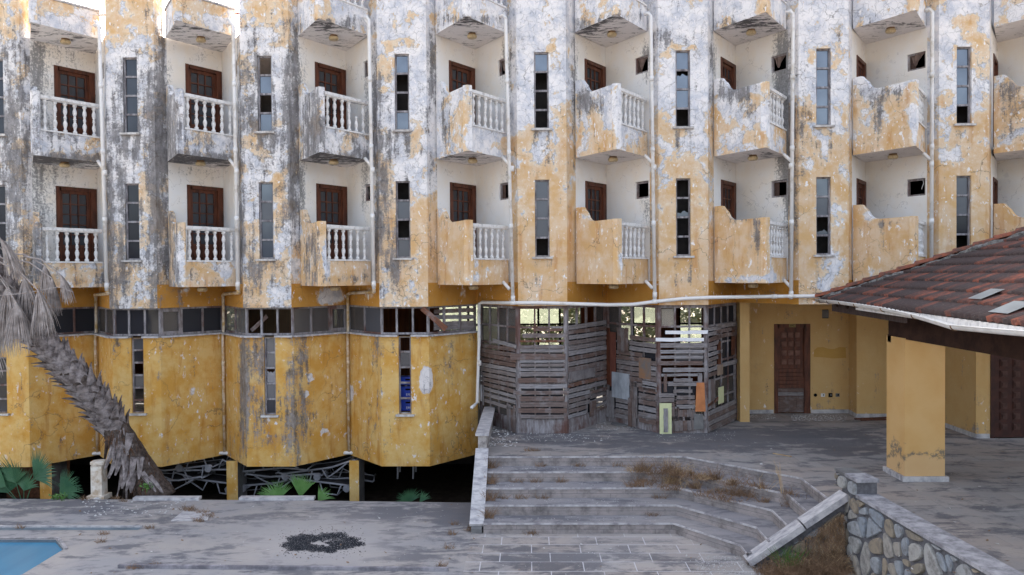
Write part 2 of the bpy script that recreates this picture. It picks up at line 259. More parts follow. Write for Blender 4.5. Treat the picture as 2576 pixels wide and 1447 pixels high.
def stair_mat():
    t=NT('stair_marble'); p=t.pos(); n=t.noise(p,4,9,.7); s=t.noise(t.pos((1,1,3)),2.2,8,.7)
    col=t.mix(t.ramp(s,.4,.62),(.36,.31,.295),(.265,.24,.235)); col=t.mix(t.ramp(n,.46,.66,0,.8),col,(.12,.105,.10))
    b=t.n('ShaderNodeTexBrick'); sw=t.n('ShaderNodeSeparateXYZ'); t.l(p,sw.inputs[0]); cb=t.n('ShaderNodeCombineXYZ'); t.l(t.math('ADD',sw.outputs[0],t.math('MULTIPLY',sw.outputs[1],.8)),cb.inputs[0]); t.l(sw.outputs[2],cb.inputs[1]); t.l(cb.outputs[0],b.inputs['Vector'])
    b.inputs['Scale'].default_value=1; b.inputs['Brick Width'].default_value=.95; b.inputs['Row Height'].default_value=.205; b.inputs['Mortar Size'].default_value=.004; b.offset=.31
    col=t.mix(t.math('MULTIPLY',b.outputs['Fac'],.6),col,(.08,.07,.07)); t.bump(n,.01,.4); return t.fin(col,.8,.25)
M_STAIR=stair_mat()
M_TREAD=floor_mat('tread_marble',None,A=(.25,.24,.255),B=(.29,.27,.27))
M_NOSE=simple('tread_edge',(.52,.49,.49),(.26,.24,.25),6,.8,.2,.42,.62)
def ground_mat():
    t=NT('dry_ground'); p=t.pos(); return t.fin(t.mix(t.ramp(t.noise(p,.3,8,.6),.4,.6),(.25,.21,.16),(.19,.16,.11)),.95,.1)
M_GND=ground_mat()
def tile_mat():
    t=NT('clay_roof_tile'); p=t.pos(); a=t.attr('tint'); n=t.noise(p,9,8,.7); n2=t.noise(p,30,5,.7)
    col=t.mix(t.ramp(a,.55,.95),(.062,.042,.04),(.25,.08,.05)); col=t.mix(t.ramp(n,.4,.62,0,.85),col,(.055,.044,.043)); col=t.mix(t.ramp(n2,.58,.7,0,.45),col,(.25,.2,.17)); t.bump(n2,.006,.5)
    return t.fin(col,.85,.2)
M_TILE=tile_mat()
M_RIDGE=simple('ridge_tile',(.26,.085,.05),(.10,.06,.05),7,.85,.2,.42,.6)
M_MORTAR=simple('ridge_mortar',(.22,.21,.2),(.07,.065,.06),13,.95,.1,bumpd=.03)
def stone_mat():
    t=NT('wall_stone'); a=t.attr('tint'); p=t.pos(); n=t.noise(p,7,8,.7)
    c=t.mix(t.ramp(a,.0,.33),(.27,.305,.35),(.39,.38,.36)); c=t.mix(t.ramp(a,.4,.7),c,(.33,.27,.20)); c=t.mix(t.ramp(a,.8,1),c,(.24,.22,.18)); c=t.mix(t.ramp(n,.46,.66,0,.75),c,(.13,.12,.115)); t.bump(t.noise(p,13,9,.75),.035,.9)
    return t.fin(c,.85,.2)
M_STONE=stone_mat()
M_MORT=simple('wall_mortar',(.15,.145,.155),(.09,.088,.095),9,.95,.1,bumpd=.02)
M_STONEW=simple('translucent_tile',(.24,.27,.28),(.18,.2,.21),3,.35,.5)
def leaf_mat(name,a,b):
    t=NT(name); n=t.noise(t.pos(),3,4); c=t.mix(t.ramp(n,.35,.65),a,b); t.b.inputs['Transmission Weight'].default_value=0
    return t.fin(c,.5,.35)
M_LEAF=leaf_mat('palm_leaf',(.07,.17,.04),(.14,.27,.08))
M_LEAFD=leaf_mat('dark_palm_leaf',(.03,.10,.05),(.06,.15,.07))
M_WEED=leaf_mat('weed_leaf',(.06,.16,.03),(.10,.2,.04))
M_BUSH=leaf_mat('bush_leaf',(.13,.165,.08),(.22,.25,.14))

# ---------------------------------------------------------------- mesh builder
class MB:
    def __init__(s): s.v=[]; s.f=[]; s.m=[]; s.t=[]
    def add(s,vs,fs,m=0,tint=0.):
        b=len(s.v); s.v+= [tuple(map(float,v)) for v in vs]; s.f+=[tuple(b+i for i in f) for f in fs]; s.m+=[m]*len(fs); s.t+=[tint]*len(fs); return s
    def quad(s,a,b,c,d,m=0): return s.add([a,b,c,d],[(0,1,2,3)],m)
    def poly(s,vs,m=0,tint=0.): return s.add(vs,[tuple(range(len(vs)))],m,tint)
    def box(s,c,d,m=0,M=None):
        x,y,z=d[0]/2,d[1]/2,d[2]/2; vs=[(i*x,j*y,k*z) for i in(-1,1) for j in(-1,1) for k in(-1,1)]
        if M is not None: vs=[tuple(M@Vector(v)) for v in vs]
        vs=[(v[0]+c[0],v[1]+c[1],v[2]+c[2]) for v in vs]
        return s.add(vs,[(0,1,3,2),(4,6,7,5),(0,4,5,1),(2,3,7,6),(0,2,6,4),(1,5,7,3)],m)
    def span(s,a,b,w,h,m=0,up=(0,0,1)):   # bar from a to b, w across, h along up
        a=Vector(a); b=Vector(b); d=(b-a); L=d.length; x=d.normalized(); u=Vector(up); y=u.cross(x)
        if y.length<1e-4: y=Vector((0,1,0)).cross(x)
        y.normalize(); z=x.cross(y); M=Matrix((x,y,z)).transposed(); c=(a+b)/2; return s.box(c,(L,w,h),m,M)
    def prism(s,pts,z0,z1,m=0,mt=None,mb=None):
        n=len(pts); A=sum(pts[i][0]*pts[(i+1)%n][1]-pts[(i+1)%n][0]*pts[i][1] for i in range(n))
        if A<0: pts=pts[::-1]
        vs=[(p[0],p[1],z0) for p in pts]+[(p[0],p[1],z1) for p in pts]
        s.add(vs,[(i,(i+1)%n,n+(i+1)%n,n+i) for i in range(n)],m)
        s.add(vs[n:],[tuple(range(n))],m if mt is None else mt); s.add(vs[:n],[tuple(range(n))[::-1]],m if mb is None else mb); return s
    def tube(s,pts,r,n=8,m=0,caps=True):
        pts=[Vector(p) for p in pts]; rr=r if isinstance(r,(list,tuple)) else [r]*len(pts); vs=[]; prev=None
        for i,p in enumerate(pts):
            t=(pts[min(i+1,len(pts)-1)]-pts[max(i-1,0)]).normalized()
            if prev is None: a=t.orthogonal().normalized()
            else: a=(prev-t*prev.dot(t)); a=a.normalized() if a.length>1e-5 else t.orthogonal().normalized()
            prev=a; b=t.cross(a)
            for k in range(n):
                g=2*math.pi*k/n; vs.append(p+(a*math.cos(g)+b*math.sin(g))*rr[i])
        fs=[(i*n+k,i*n+(k+1)%n,(i+1)*n+(k+1)%n,(i+1)*n+k) for i in range(len(pts)-1) for k in range(n)]
        if caps: fs+=[tuple(range(n))[::-1],tuple((len(pts)-1)*n+k for k in range(n))]
        return s.add(vs,fs,m)
    def lathe(s,prof,c=(0,0,0),n=10,m=0):
        vs=[(c[0]+r*math.cos(2*math.pi*k/n),c[1]+r*math.sin(2*math.pi*k/n),c[2]+z) for z,r in prof for k in range(n)]
        fs=[(i*n+k,i*n+(k+1)%n,(i+1)*n+(k+1)%n,(i+1)*n+k) for i in range(len(prof)-1) for k in range(n)]
        fs+=[tuple(range(n))[::-1],tuple((len(prof)-1)*n+k for k in range(n))]; return s.add(vs,fs,m)
    def grid(s,o,u,w,nu,nw,m=0,keep=None):   # o + u*i/nu + w*j/nw
        o=np.array(o,float);u=np.array(u,float);w=np.array(w,float)
        vs=[o+u*i/nu+w*j/nw for j in range(nw+1) for i in range(nu+1)]
        fs=[(j*(nu+1)+i,j*(nu+1)+i+1,(j+1)*(nu+1)+i+1,(j+1)*(nu+1)+i) for j in range(nw) for i in range(nu)]
        return s.add(vs,fs,m)
    def build(s,name,mats,parent=None,smooth=False,stain=None,M=None,tint=False,label=None):
        me=bpy.data.meshes.new(name); me.from_pydata(s.v,[],s.f)
        for m in (mats if isinstance(mats,(list,tuple)) else [mats]): me.materials.append(m)
        me.polygons.foreach_set('material_index',s.m)
        if smooth: me.polygons.foreach_set('use_smooth',[True]*len(s.f))
        if stain:
            V=np.array(s.v); x,y=proj(V)
            if 'mould' in stain: me.attributes.new('mould','FLOAT','POINT').data.foreach_set('value',stain['mould'](x,y).astype(np.float32))
            if 'peel' in stain: me.attributes.new('peel','FLOAT','POINT').data.foreach_set('value',stain['peel'](x,y).astype(np.float32))
        if tint: me.attributes.new('tint','FLOAT','FACE').data.foreach_set('value',s.t)
        me.update(); o=bpy.data.objects.new(name,me); return link(o,parent,M,label)
WM={}
def link(o,parent=None,M=None,label=None):
    S.collection.objects.link(o); M=Matrix.Identity(4) if M is None else M; WM[o.name]=M
    if parent is not None: o.parent=parent; o.matrix_local=WM[parent.name].inverted()@M
    else: o.matrix_local=M
    if label: o['label']=label
    return o
def T(x,y,z,rz=0): return Matrix.Translation((x,y,z))@Matrix.Rotation(rz,4,'Z')
def thing(name,label,cat,loc=(0,0,0),rz=0,group=None,M=None):
    o=bpy.data.objects.new(name,None); o.empty_display_size=.2; link(o,None,M if M is not None else T(*loc,rz)); o['label']=label; o['category']=cat
    if group: o['group']=group
    return o
def tag(o,label,cat,group=None,kind=None):
    o['label']=label; o['category']=cat
    if group: o['group']=group
    if kind: o['kind']=kind
    return o
def struct(o,label=None):
    o['kind']='structure'
    if label: o['label']=label
    return o
def inst(src,name,parent,M,label=None):
    o=bpy.data.objects.new(name,src if isinstance(src,bpy.types.Mesh) else src.data); return link(o,parent,M,label)
def mesh_only(mb,name,mats,smooth=False,tint=False):
    me=bpy.data.meshes.new(name); me.from_pydata(mb.v,[],mb.f)
    for m in (mats if isinstance(mats,(list,tuple)) else [mats]): me.materials.append(m)
    me.polygons.foreach_set('material_index',mb.m)
    if smooth: me.polygons.foreach_set('use_smooth',[True]*len(mb.f))
    if tint: me.attributes.new('tint','FLOAT','FACE').data.foreach_set('value',mb.t)
    me.update(); return me
def rng(a,b): return random.uniform(a,b)

# wall on a vertical plane from point a to b (xy), with openings; outward normal to the right of a->b
def wall(mb,a,b,z0,z1,holes=(),step=.12,depth=.12,matf=None,mrev=0):
    a=np.array(a,float);b=np.array(b,float);L=np.linalg.norm(b-a);e=(b-a)/L;n=np.array([e[1],-e[0]])
    def cuts(lo,hi,ex):
        k=max(1,int(round((hi-lo)/step))); c=[lo+(hi-lo)*i/k for i in range(k+1)]
        for x in ex:
            if lo<x<hi:
                j=min(range(len(c)),key=lambda q:abs(c[q]-x))
                if 0<j<len(c)-1 and abs(c[j]-x)<step*.5 and c[j] not in ex: c[j]=x
                else: c.append(x)
        return sorted(set(c))
    us=cuts(0,L,[h[0] for h in holes]+[h[1] for h in holes]); zs=cuts(z0,z1,[h[2] for h in holes]+[h[3] for h in holes])
    idx={}; vs=[]; groups={}
    for j,z in enumerate(zs):
        for i,u in enumerate(us): vs.append((a[0]+e[0]*u,a[1]+e[1]*u,z))
    W_=len(us)
    for j in range(len(zs)-1):
        for i in range(W_-1):
            uc=(us[i]+us[i+1])/2; zc=(zs[j]+zs[j+1])/2
            if any(h[0]<uc<h[1] and h[2]<zc<h[3] for h in holes): continue
            m=matf(uc,zc) if matf else 0
            groups.setdefault(m,[]).append((j*W_+i,j*W_+i+1,(j+1)*W_+i+1,(j+1)*W_+i))
    first=True
    base=len(mb.v); mb.v+=vs
    for m,fs in groups.items():
        mb.f+=[tuple(base+i for i in f) for f in fs]; mb.m+=[m]*len(fs); mb.t+=[0.]*len(fs)
    for h in holes:
        p=lambda u,z,d: (a[0]+e[0]*u-n[0]*d,a[1]+e[1]*u-n[1]*d,z)
        u0,u1,h0,h1=h[:4]; dd=h[4] if len(h)>4 else depth
        mb.quad(p(u0,h0,0),p(u0,h0,dd),p(u0,h1,dd),p(u0,h1,0),mrev); mb.quad(p(u1,h0,dd),p(u1,h0,0),p(u1,h1,0),p(u1,h1,dd),mrev)
        mb.quad(p(u0,h1,0),p(u0,h1,dd),p(u1,h1,dd),p(u1,h1,0),mrev); mb.quad(p(u0,h0,dd),p(u0,h0,0),p(u1,h0,0),p(u1,h0,dd),mrev)
def frame_M(a,b,z=0.):   # local x along a->b, local -y outward, z up
    a=Vector((a[0],a[1],z)); e=Vector((b[0],b[1],z))-a; e.normalize(); n=Vector((e.y,-e.x,0)); return Matrix(((e.x,-n.x,0,a.x),(e.y,-n.y,0,a.y),(0,0,1,z),(0,0,0,1)))

# ================================================================ SETTING: grounds
ZT,ZD=-3.78,-4.80
VX=[-12.9,-9.698,-6.506,-3.27,-.004,3.286,6.53,9.75,13.0]     # pier centres -1..7 -> index 0..8
BX=[-11.36,-8.10,-4.93,-1.65,1.645,4.90,8.14,11.4]               # bay centres 0..7
PR=.575; YE=1.53; HW=.843; YA=.22; YB=-1.057
ZS=[5.69,2.74,-.235]; ZP=-.746; ZTOP=9.2

g=MB(); g.quad((-400,-400,-6.6),(400,-400,-6.6),(400,500,-6.6),(-400,500,-6.6)); struct(g.build('ground',M_GND),'dry bare earth around the hotel')
M_KERB=simple('kerb_stone',(.33,.31,.33),(.15,.14,.155),3,.85,.2,.4,.6)
g=MB(); g.grid((-60,9.3,-3.9),(120,0,0),(0,60,0),12,6); struct(g.build('garden_ground',M_GND),'sunlit dry ground behind the building')
# pool deck with the pool cut out
PA=PZ(140,1358,ZD); PB_=PZ(160,1382,ZD); PC=PZ(80,1440,ZD)
pcx=[PA[0],PB_[0]]; 
EDGE=[(-20,-1.66),(PZ(20,1255,ZD)[0],-1.67),(-5.7,-1.8),(-2.04,-1.98),(-1.5,-2.0)]
def edgeY(x):
    for (a,b),(c,d) in zip(EDGE,EDGE[1:]):
        if a<=x<=c: return b+(d-b)*(x-a)/(c-a)
    return -2.0
poolP=[(-20,PA[1]),(PA[0],PA[1]),(PB_[0],PB_[1]),(PC[0]-.1,PC[1]-.1),(PC[0]-1.2,-7.3),(-20,-7.3)]
def inpool(x,y):
    # convex pool
    n=len(poolP)
    for i in range(n):
        ax,ay=poolP[i];bx_,by=poolP[(i+1)%n]
        if (bx_-ax)*(y-ay)-(by-ay)*(x-ax)>0: return False
    return True
def clip(poly,a,b,keep_left):
    out=[]; f=lambda p:((b[0]-a[0])*(p[1]-a[1])-(b[1]-a[1])*(p[0]-a[0]))*(1 if keep_left else -1)
    for i in range(len(poly)):
        p,q=poly[i],poly[(i+1)%len(poly)]; fp,fq=f(p),f(q)
        if fp>=0: out.append(p)
        if fp*fq<0: t=fp/(fp-fq); out.append((p[0]+(q[0]-p[0])*t,p[1]+(q[1]-p[1])*t))
    return out
g=MB()
XR=-1.42
xs=[-20+i*.3 for i in range(62)]+[XR]
for i in range(len(xs)-1):
    ys=[-40,-25,-18,-14,-11]+[-9+.3*k for k in range(24)]
    ys=[y for y in ys if y<-2.1]
    for j in range(len(ys)):
        x0,x1=xs[i],xs[i+1]; y0=ys[j]; top=j==len(ys)-1
        cell=[(x0,y0),(x1,y0),(x1,edgeY(x1) if top else ys[j+1]),(x0,edgeY(x0) if top else ys[j+1])]
        # subtract convex pool: successive half-planes
        rest=cell
        for k in range(len(poolP)):
            a,b=poolP[k],poolP[(k+1)%len(poolP)]
            outp=clip(rest,a,b,True); 
            if len(outp)>2: g.poly([(p[0],p[1],ZD) for p in outp])
            rest=clip(rest,a,b,False)
            if len(rest)<3: break
for (a,b),(c,d) in zip(EDGE,EDGE[1:]): g.quad((a,b,ZD-1.6),(c,d,ZD-1.6),(c,d,ZD),(a,b,ZD))
deck=struct(g.build('pool_deck',M_DECK,stain={'mould':mould_fl,'peel':halo}),'grey weathered concrete deck around the pool')
g=MB()
for k in range(len(poolP)):
    a,b=poolP[k],poolP[(k+1)%len(poolP)]
    g.quad((*a,ZD-1.4),(*b,ZD-1.4),(*b,ZD-.002),(*a,ZD-.002),1)
g.poly([(p[0],p[1],ZD-1.4) for p in poolP][::-1]); struct(g.build('pool',[M_POOL,M_POOLW]),'blue painted pool basin')
def water_mat():
    t=NT('pool_water'); t.bump(t.noise(t.pos(),2.5,3),.01,.15); return t.fin(t.mix(t.ramp(t.noise(t.pos((2.5,.3,1)),1.2,4),.3,.7),(.055,.20,.33),(.07,.24,.38)),.25,.4)
g=MB(); g.poly([(p[0],p[1],ZD-.05) for p in poolP][::-1]); struct(g.build('pool_water',water_mat()),'still blue water in the pool')
M_KERB2=simple('pool_kerb_stone',(.42,.39,.39),(.2,.185,.185),5,.85)
g=MB()   # marble kerb of the pool edge
g.span((-20,PA[1]+.06,ZD+.012),(PA[0]+.05,PA[1]+.06,ZD+.012),.06,.02); g.span((PA[0]+.03,PA[1]+.05,ZD+.012),(PB_[0]+.05,PB_[1],ZD+.012),.05,.02)
tag(g.build('pool_kerb',M_KERB2),'thin pale stone kerb along the blue pool edge','kerb')
g=MB(); q=PZ(350,1332,ZD); g.quad((-20,q[1]-.05,ZD+.004),(q[0],q[1]-.05,ZD+.004),(q[0],q[1]+.10,ZD+.004),(-20,q[1]+.10,ZD+.004)); g.span((-20,q[1]+.13,ZD+.015),(q[0],q[1]+.13,ZD+.015),.04,.03,1)
struct(g.build('drain_channel',[M_POOLW,M_MARBLE]),'shallow drain channel beside the pool')
g=MB(); a=PZ(300,1428,ZD); b=PZ(1128,1436,ZD); g.span((a[0],a[1]-.02,ZD+.03),(b[0],b[1]-.02,ZD+.03),.06,.06,0); g.quad((a[0],-6.6,ZD+.006),(b[0],-6.6,ZD+.006),(b[0],b[1]-.05,ZD+.006),(a[0],a[1]-.05,ZD+.006),1)
struct(g.build('deck_kerb',[M_KERB,M_DECK],stain={'mould':mould_fl,'peel':halo}),'low stone edge on the pool deck')
# plaza right of the crack
g=MB(); xs=list(np.linspace(XR,6,26)); ys=list(np.linspace(-9,-3.7,20))
for i in range(len(xs)-1):
    for j in range(len(ys)-1): g.quad((xs[i],ys[j],ZD+.004),(xs[i+1],ys[j],ZD+.004),(xs[i+1],ys[j+1],ZD+.004),(xs[i],ys[j+1],ZD+.004))
g.quad((XR,-40,ZD+.004),(6,-40,ZD+.004),(6,-9,ZD+.004),(XR,-9,ZD+.004)); g.quad((6,-40,ZD+.004),(60,-40,ZD+.004),(60,-14,ZD+.004),(6,-14,ZD+.004))
struct(g.build('plaza',M_PLZ,stain={'mould':mould_fl,'peel':halo}),'paved court at the foot of the steps')
# terrace and wrap-round steps
c45=(2.83,-2.22); cR_=(4.6,-3.99); XS=4.66
def edge_pts(k):
    C1=(2.83-.13*k,-2.20-.455*k); C2=(4.66-.36*k,-3.96-.31*k)
    return [(XR+.22,C1[1]),C1,C2,(C2[0],-5.62)]
ZK=[ZT-.204*k for k in range(6)]
g=MB(); E0=edge_pts(0)
# terrace sheet (grid clipped by the edge polyline)
xs=list(np.linspace(XR,13,58)); ys=list(np.linspace(-5.62,2.8,34))
def tclip(cell):
    outs=[]
    # region: y>=y1 or right of 45 line or x>=XS  -> complement of convex stair well
    well=[(E0[0][0]-9,E0[0][1]),E0[1],E0[2],(XS,-5.7),(XS,-30),(-30,-30)]
    lines=[((-30,E0[0][1]),E0[1]),(E0[1],E0[2]),(E0[2],(XS,-30))]
    rest=cell
    for a,b in lines:
        o_=clip(rest,a,b,True)
        if len(o_)>2: outs.append(o_)
        rest=clip(rest,a,b,False)
        if len(rest)<3: break
    return outs
for i in range(len(xs)-1):
    for j in range(len(ys)-1):
        for pl in tclip([(xs[i],ys[j]),(xs[i+1],ys[j]),(xs[i+1],ys[j+1]),(xs[i],ys[j+1])]): g.poly([(p[0],p[1],ZT) for p in pl])
g.quad((5.15,-16,ZT),(16,-16,ZT),(16,-5.62,ZT),(5.15,-5.62,ZT)); g.quad((13,-5.62,ZT),(16,-5.62,ZT),(16,2.8,ZT),(13,2.8,ZT))
struct(g.build('terrace',M_TER,stain={'mould':mould_fl,'peel':halo}),'stained marble terrace before the wooden screens')
g=MB()
for k in range(5):
    E_=edge_pts(k); N=edge_pts(k+1); ov=.025
    for i in range(3):
        a,b=E_[i],E_[i+1]; 
        # riser, divided
        g.quad((*a,ZK[k+1]),(*b,ZK[k+1]),(*b,ZK[k]-.03),(*a,ZK[k]-.03))
        d=Vector((b[0]-a[0],b[1]-a[1],0)).normalized(); n=Vector((d.y,-d.x,0))*.02
        if d.x<0 or True: pass
        g.add([(a[0],a[1],ZK[k]-.03),(b[0],b[1],ZK[k]-.03),(b[0]+n.x,b[1]+n.y,ZK[k]-.03),(a[0]+n.x,a[1]+n.y,ZK[k]-.03),(a[0],a[1],ZK[k]+.002),(b[0],b[1],ZK[k]+.002),(b[0]+n.x,b[1]+n.y,ZK[k]+.002),(a[0]+n.x,a[1]+n.y,ZK[k]+.002)],[(0,1,2,3),(4,7,6,5),(3,2,6,7)],2)
        if k<4:
            c,e=N[i],N[i+1]; g.quad((*c,ZK[k+1]),(*e,ZK[k+1]),(*b,ZK[k+1]),(*a,ZK[k+1]),1)
struct(g.build('steps',[M_STAIR,M_TREAD,M_NOSE],stain={'mould':mould_fl,'peel':halo}),'worn marble steps wrapping round the court')
# basement floor and bed
g=MB(); g.quad((-20,-2.1,-5.78),(XR,-2.1,-5.78),(XR,9,-5.78),(-20,9,-5.78)); struct(g.build('basement_floor',M_SOIL),'dark earth floor under the building')

# ================================================================ HOTEL
H=thing('hotel_building','derelict ochre and white hotel with zigzag balconies and peeling plaster facade','building',(0,4,-5.78))
def pier(i): return VX[i+1]
def Vp(bi,side): # pier corner next to bay
    return (pier(bi-1)+PR,0.) if side=='L' else (pier(bi)-PR,0.)
DOORZ=[5.20-0,2.25]
g=MB()   # outer walls above the ground storey: piers and V walls, one mesh
ST={'mould':mould_wall,'peel':peel_wall}
WINX={}
for i in range(-1,8):
    X=pier(i); a=(X-PR,0); b=(X+PR,0); hs=[]
    for (zt,zb_) in ((5.18,3.40),(2.21,.405)): hs.append((PR-.17,PR+.17,zb_,zt))
    wall(g,a,b,ZP,ZTOP if i>=1 else (7.2),hs,depth=.12,mrev=0)
    if i<1: # free standing top of the pier on the roof terrace
        g.quad((X+PR,0,5.6),(X+PR,.5,5.6),(X+PR,.5,7.2),(X+PR,0,7.2)); g.quad((X-PR,.5,5.6),(X-PR,0,5.6),(X-PR,0,7.2),(X-PR,.5,7.2)); g.quad((X+PR,.5,5.6),(X-PR,.5,5.6),(X-PR,.5,7.2),(X+PR,.5,7.2)); g.quad((X-PR,0,7.2),(X+PR,0,7.2),(X+PR,.5,7.2),(X-PR,.5,7.2))
walls=g.build('facade_wall',[M_UP],H,stain=ST)
for bi in range(8):
    E=(BX[bi],YE)
    for side in 'LR':
        gu=MB(); gi=MB(); go=MB()     # outside / cream inside / ochre below the lowest balcony
        c=Vp(bi,side); a,b=(c,E) if side=='L' else (E,c); L=math.hypot(E[0]-c[0],E[1])
        hw_l=abs(E[0]-c[0]); inner=HW/hw_l*L           # distance from E that is inside the balcony
        du=(lambda t:(L-t)) if side=='L' else (lambda t:t)
        holes=[]
        for fz,(zt,wb,wt_) in enumerate(((5.20,4.77,5.17),(2.25,1.79,2.20))):
            if side=='L': holes.append((L-1.03,L-.02,zt-2.22,zt,.10))
            else: holes.append((1.08,1.53,wb,wt_,.10))
        ztop=ZTOP if bi>=2 else 5.75
        def mf(u,z): return None
        # split into three meshes by region
        for (mesh,z0,z1) in ((gi,ZS[2]+.05,ZS[1]+.02),(gi,ZS[1]+.02,ZS[0]+.02),(go,ZP,ZS[2]+.05)):
            hh=[h for h in holes if h[2]>=z0-.3 and h[3]<=z1+.01]; hh=[(h[0],h[1],max(h[2],z0+.01),h[3],h[4]) for h in hh]
            if mesh is gi:
                ui=L-inner if side=='L' else inner
                e=((b[0]-a[0])/L,(b[1]-a[1])/L); mid=(a[0]+e[0]*ui,a[1]+e[1]*ui)
                if side=='L':
                    wall(gu,a,mid,z0,z1,[],.12); wall(gi,mid,b,z0,z1,[(h[0]-ui,h[1]-ui,*h[2:]) for h in hh],.12)
                else:
                    uh=max([h[1] for h in hh]+[0]); 
                    # the small window may reach past the balcony edge: keep the cream wall to the window's far jamb
                    ui=max(inner,uh+.04); mid=(a[0]+e[0]*ui,a[1]+e[1]*ui); wall(gi,a,mid,z0,z1,hh,.12); wall(gu,mid,b,z0,z1,[],.12)
            else: wall(mesh,a,b,z0,z1,[],.15)
        if bi>=2: wall(gu,a,b,ZS[0]+.02,ZTOP,[],.15)
        gu.build('recess_wall',[M_UP],H,stain=ST); gi.build('balcony_back_wall',[M_IN],H,stain={'mould':mould_in}); go.build('lower_recess_wall',[M_SH],H,stain={'mould':lambda x,y:np.clip(.05+blobs([(430,740,60,30,.3),(100,740,90,40,.2)],x,y),0,1),'peel':lambda x,y:.08+blobs([(465,735,16,14,.6),(830,745,40,26,.65),(930,740,20,20,.4),(1165,735,12,20,.4)],x,y)})
# inside: floors, rear wall, end walls, roof
g=MB()
g.prism([(-14.5,.62),(14.6,.62),(14.6,9.2),(-14.5,9.2)],2.76,2.9,0); g.prism([(-14.5,.62),(14.6,.62),(14.6,9.2),(-14.5,9.2)],-.235,-.1,0)
g.prism([(-14.5,1.56),(14.6,1.56),(14.6,9.2),(-14.5,9.2)],5.72,5.84,0)
for z0,z1 in ((ZP+.02,9.2),): g.quad((-14.5,9.2,ZP),(14.6,9.2,ZP),(14.6,9.2,5.84),(-14.5,9.2,5.84)); 
g.quad((-4.9,9.2,5.84),(14.6,9.2,5.84),(14.6,9.2,9.2),(-4.9,9.2,9.2)); g.quad((-4.9,1.6,5.84),(-4.9,9.2,5.84),(-4.9,9.2,9.2),(-4.9,1.6,9.2))
g.quad((-4.9,0.0,9.18),(14.6,0.0,9.18),(14.6,9.2,9.18),(-4.9,9.2,9.18)); g.quad((-14.5,0,-6),(-14.5,9.2,-6),(-14.5,9.2,5.8),(-14.5,0,5.8)); g.quad((14.6,0,-6),(14.6,9.2,-6),(14.6,9.2,9.2),(14.6,0,9.2))
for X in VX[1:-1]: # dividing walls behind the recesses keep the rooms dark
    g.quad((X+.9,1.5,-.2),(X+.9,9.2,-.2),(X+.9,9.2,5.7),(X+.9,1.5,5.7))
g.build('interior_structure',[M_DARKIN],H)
g=MB(); g.quad((-14.5,.0,ZP-.001),(-14.5,9.2,ZP-.001),(14.6,9.2,ZP-.001),(14.6,.0,ZP-.001)); 
# storey underside: band polygons between piers and V walls
def zig(y_in,y_out,ow,lst):
    pts=[]
    return pts
g=MB()
for i in range(-1,8): g.quad((pier(i)-PR,0,ZP),(pier(i)+PR,0,ZP),(pier(i)+PR,1.6,ZP),(pier(i)-PR,1.6,ZP),0)
for bi in range(8):
    E=(BX[bi],YE); l=Vp(bi,'L'); r=Vp(bi,'R')
    g.poly([(l[0],l[1],ZP),(E[0],E[1],ZP),(E[0],1.6,ZP),(l[0],1.6,ZP)]); g.poly([(E[0],E[1],ZP),(r[0],r[1],ZP),(r[0],1.6,ZP),(E[0],1.6,ZP)])
g.quad((-14.5,1.6,ZP),(14.6,1.6,ZP),(14.6,9.2,ZP),(-14.5,9.2,ZP))
g.build('storey_underside',[M_HALLC],H)

# ---- balconies
PROF=[(0,.046),(.055,.046),(.06,.034),(.085,.026),(.12,.032),(.17,.045),(.21,.047),(.25,.034),(.285,.021),(.30,.034),(.315,.022),(.33,.037),(.35,.037),(.365,.022),(.38,.034),(.395,.021),(.43,.033),(.48,.046),(.53,.042),(.58,.026),(.62,.028),(.632,.046),(.69,.046)]
BAL=mesh_only(MB().lathe(PROF,n=12),'baluster',M_WHITE,True)
BALB=mesh_only(MB().lathe([p for p in PROF if p[0]<.36]+[(.38,.01)],n=12),'broken_baluster',M_WHITE,True)
LAMP=MB(); LAMP.lathe([(-.035,.085),(0,.09)],n=18,m=1); LAMP.lathe([(-.125,.05),(-.12,.09),(-.10,.112),(-.06,.118),(-.035,.10)],n=20,m=0); LAMP=mesh_only(LAMP,'ceiling_lamp',[M_LAMP,M_LAMPB],True)
def topcurve(s):
    pts=[(0,1.80),(.13,1.80),(.20,1.70),(.28,1.54),(.34,1.46),(.42,1.44),(1,1.45)]
    for (a,h),(b,k) in zip(pts,pts[1:]):
        if s<=b: t=(s-a)/(b-a); t=t*t*(3-2*t); return h+(k-h)*t
    return 1.45
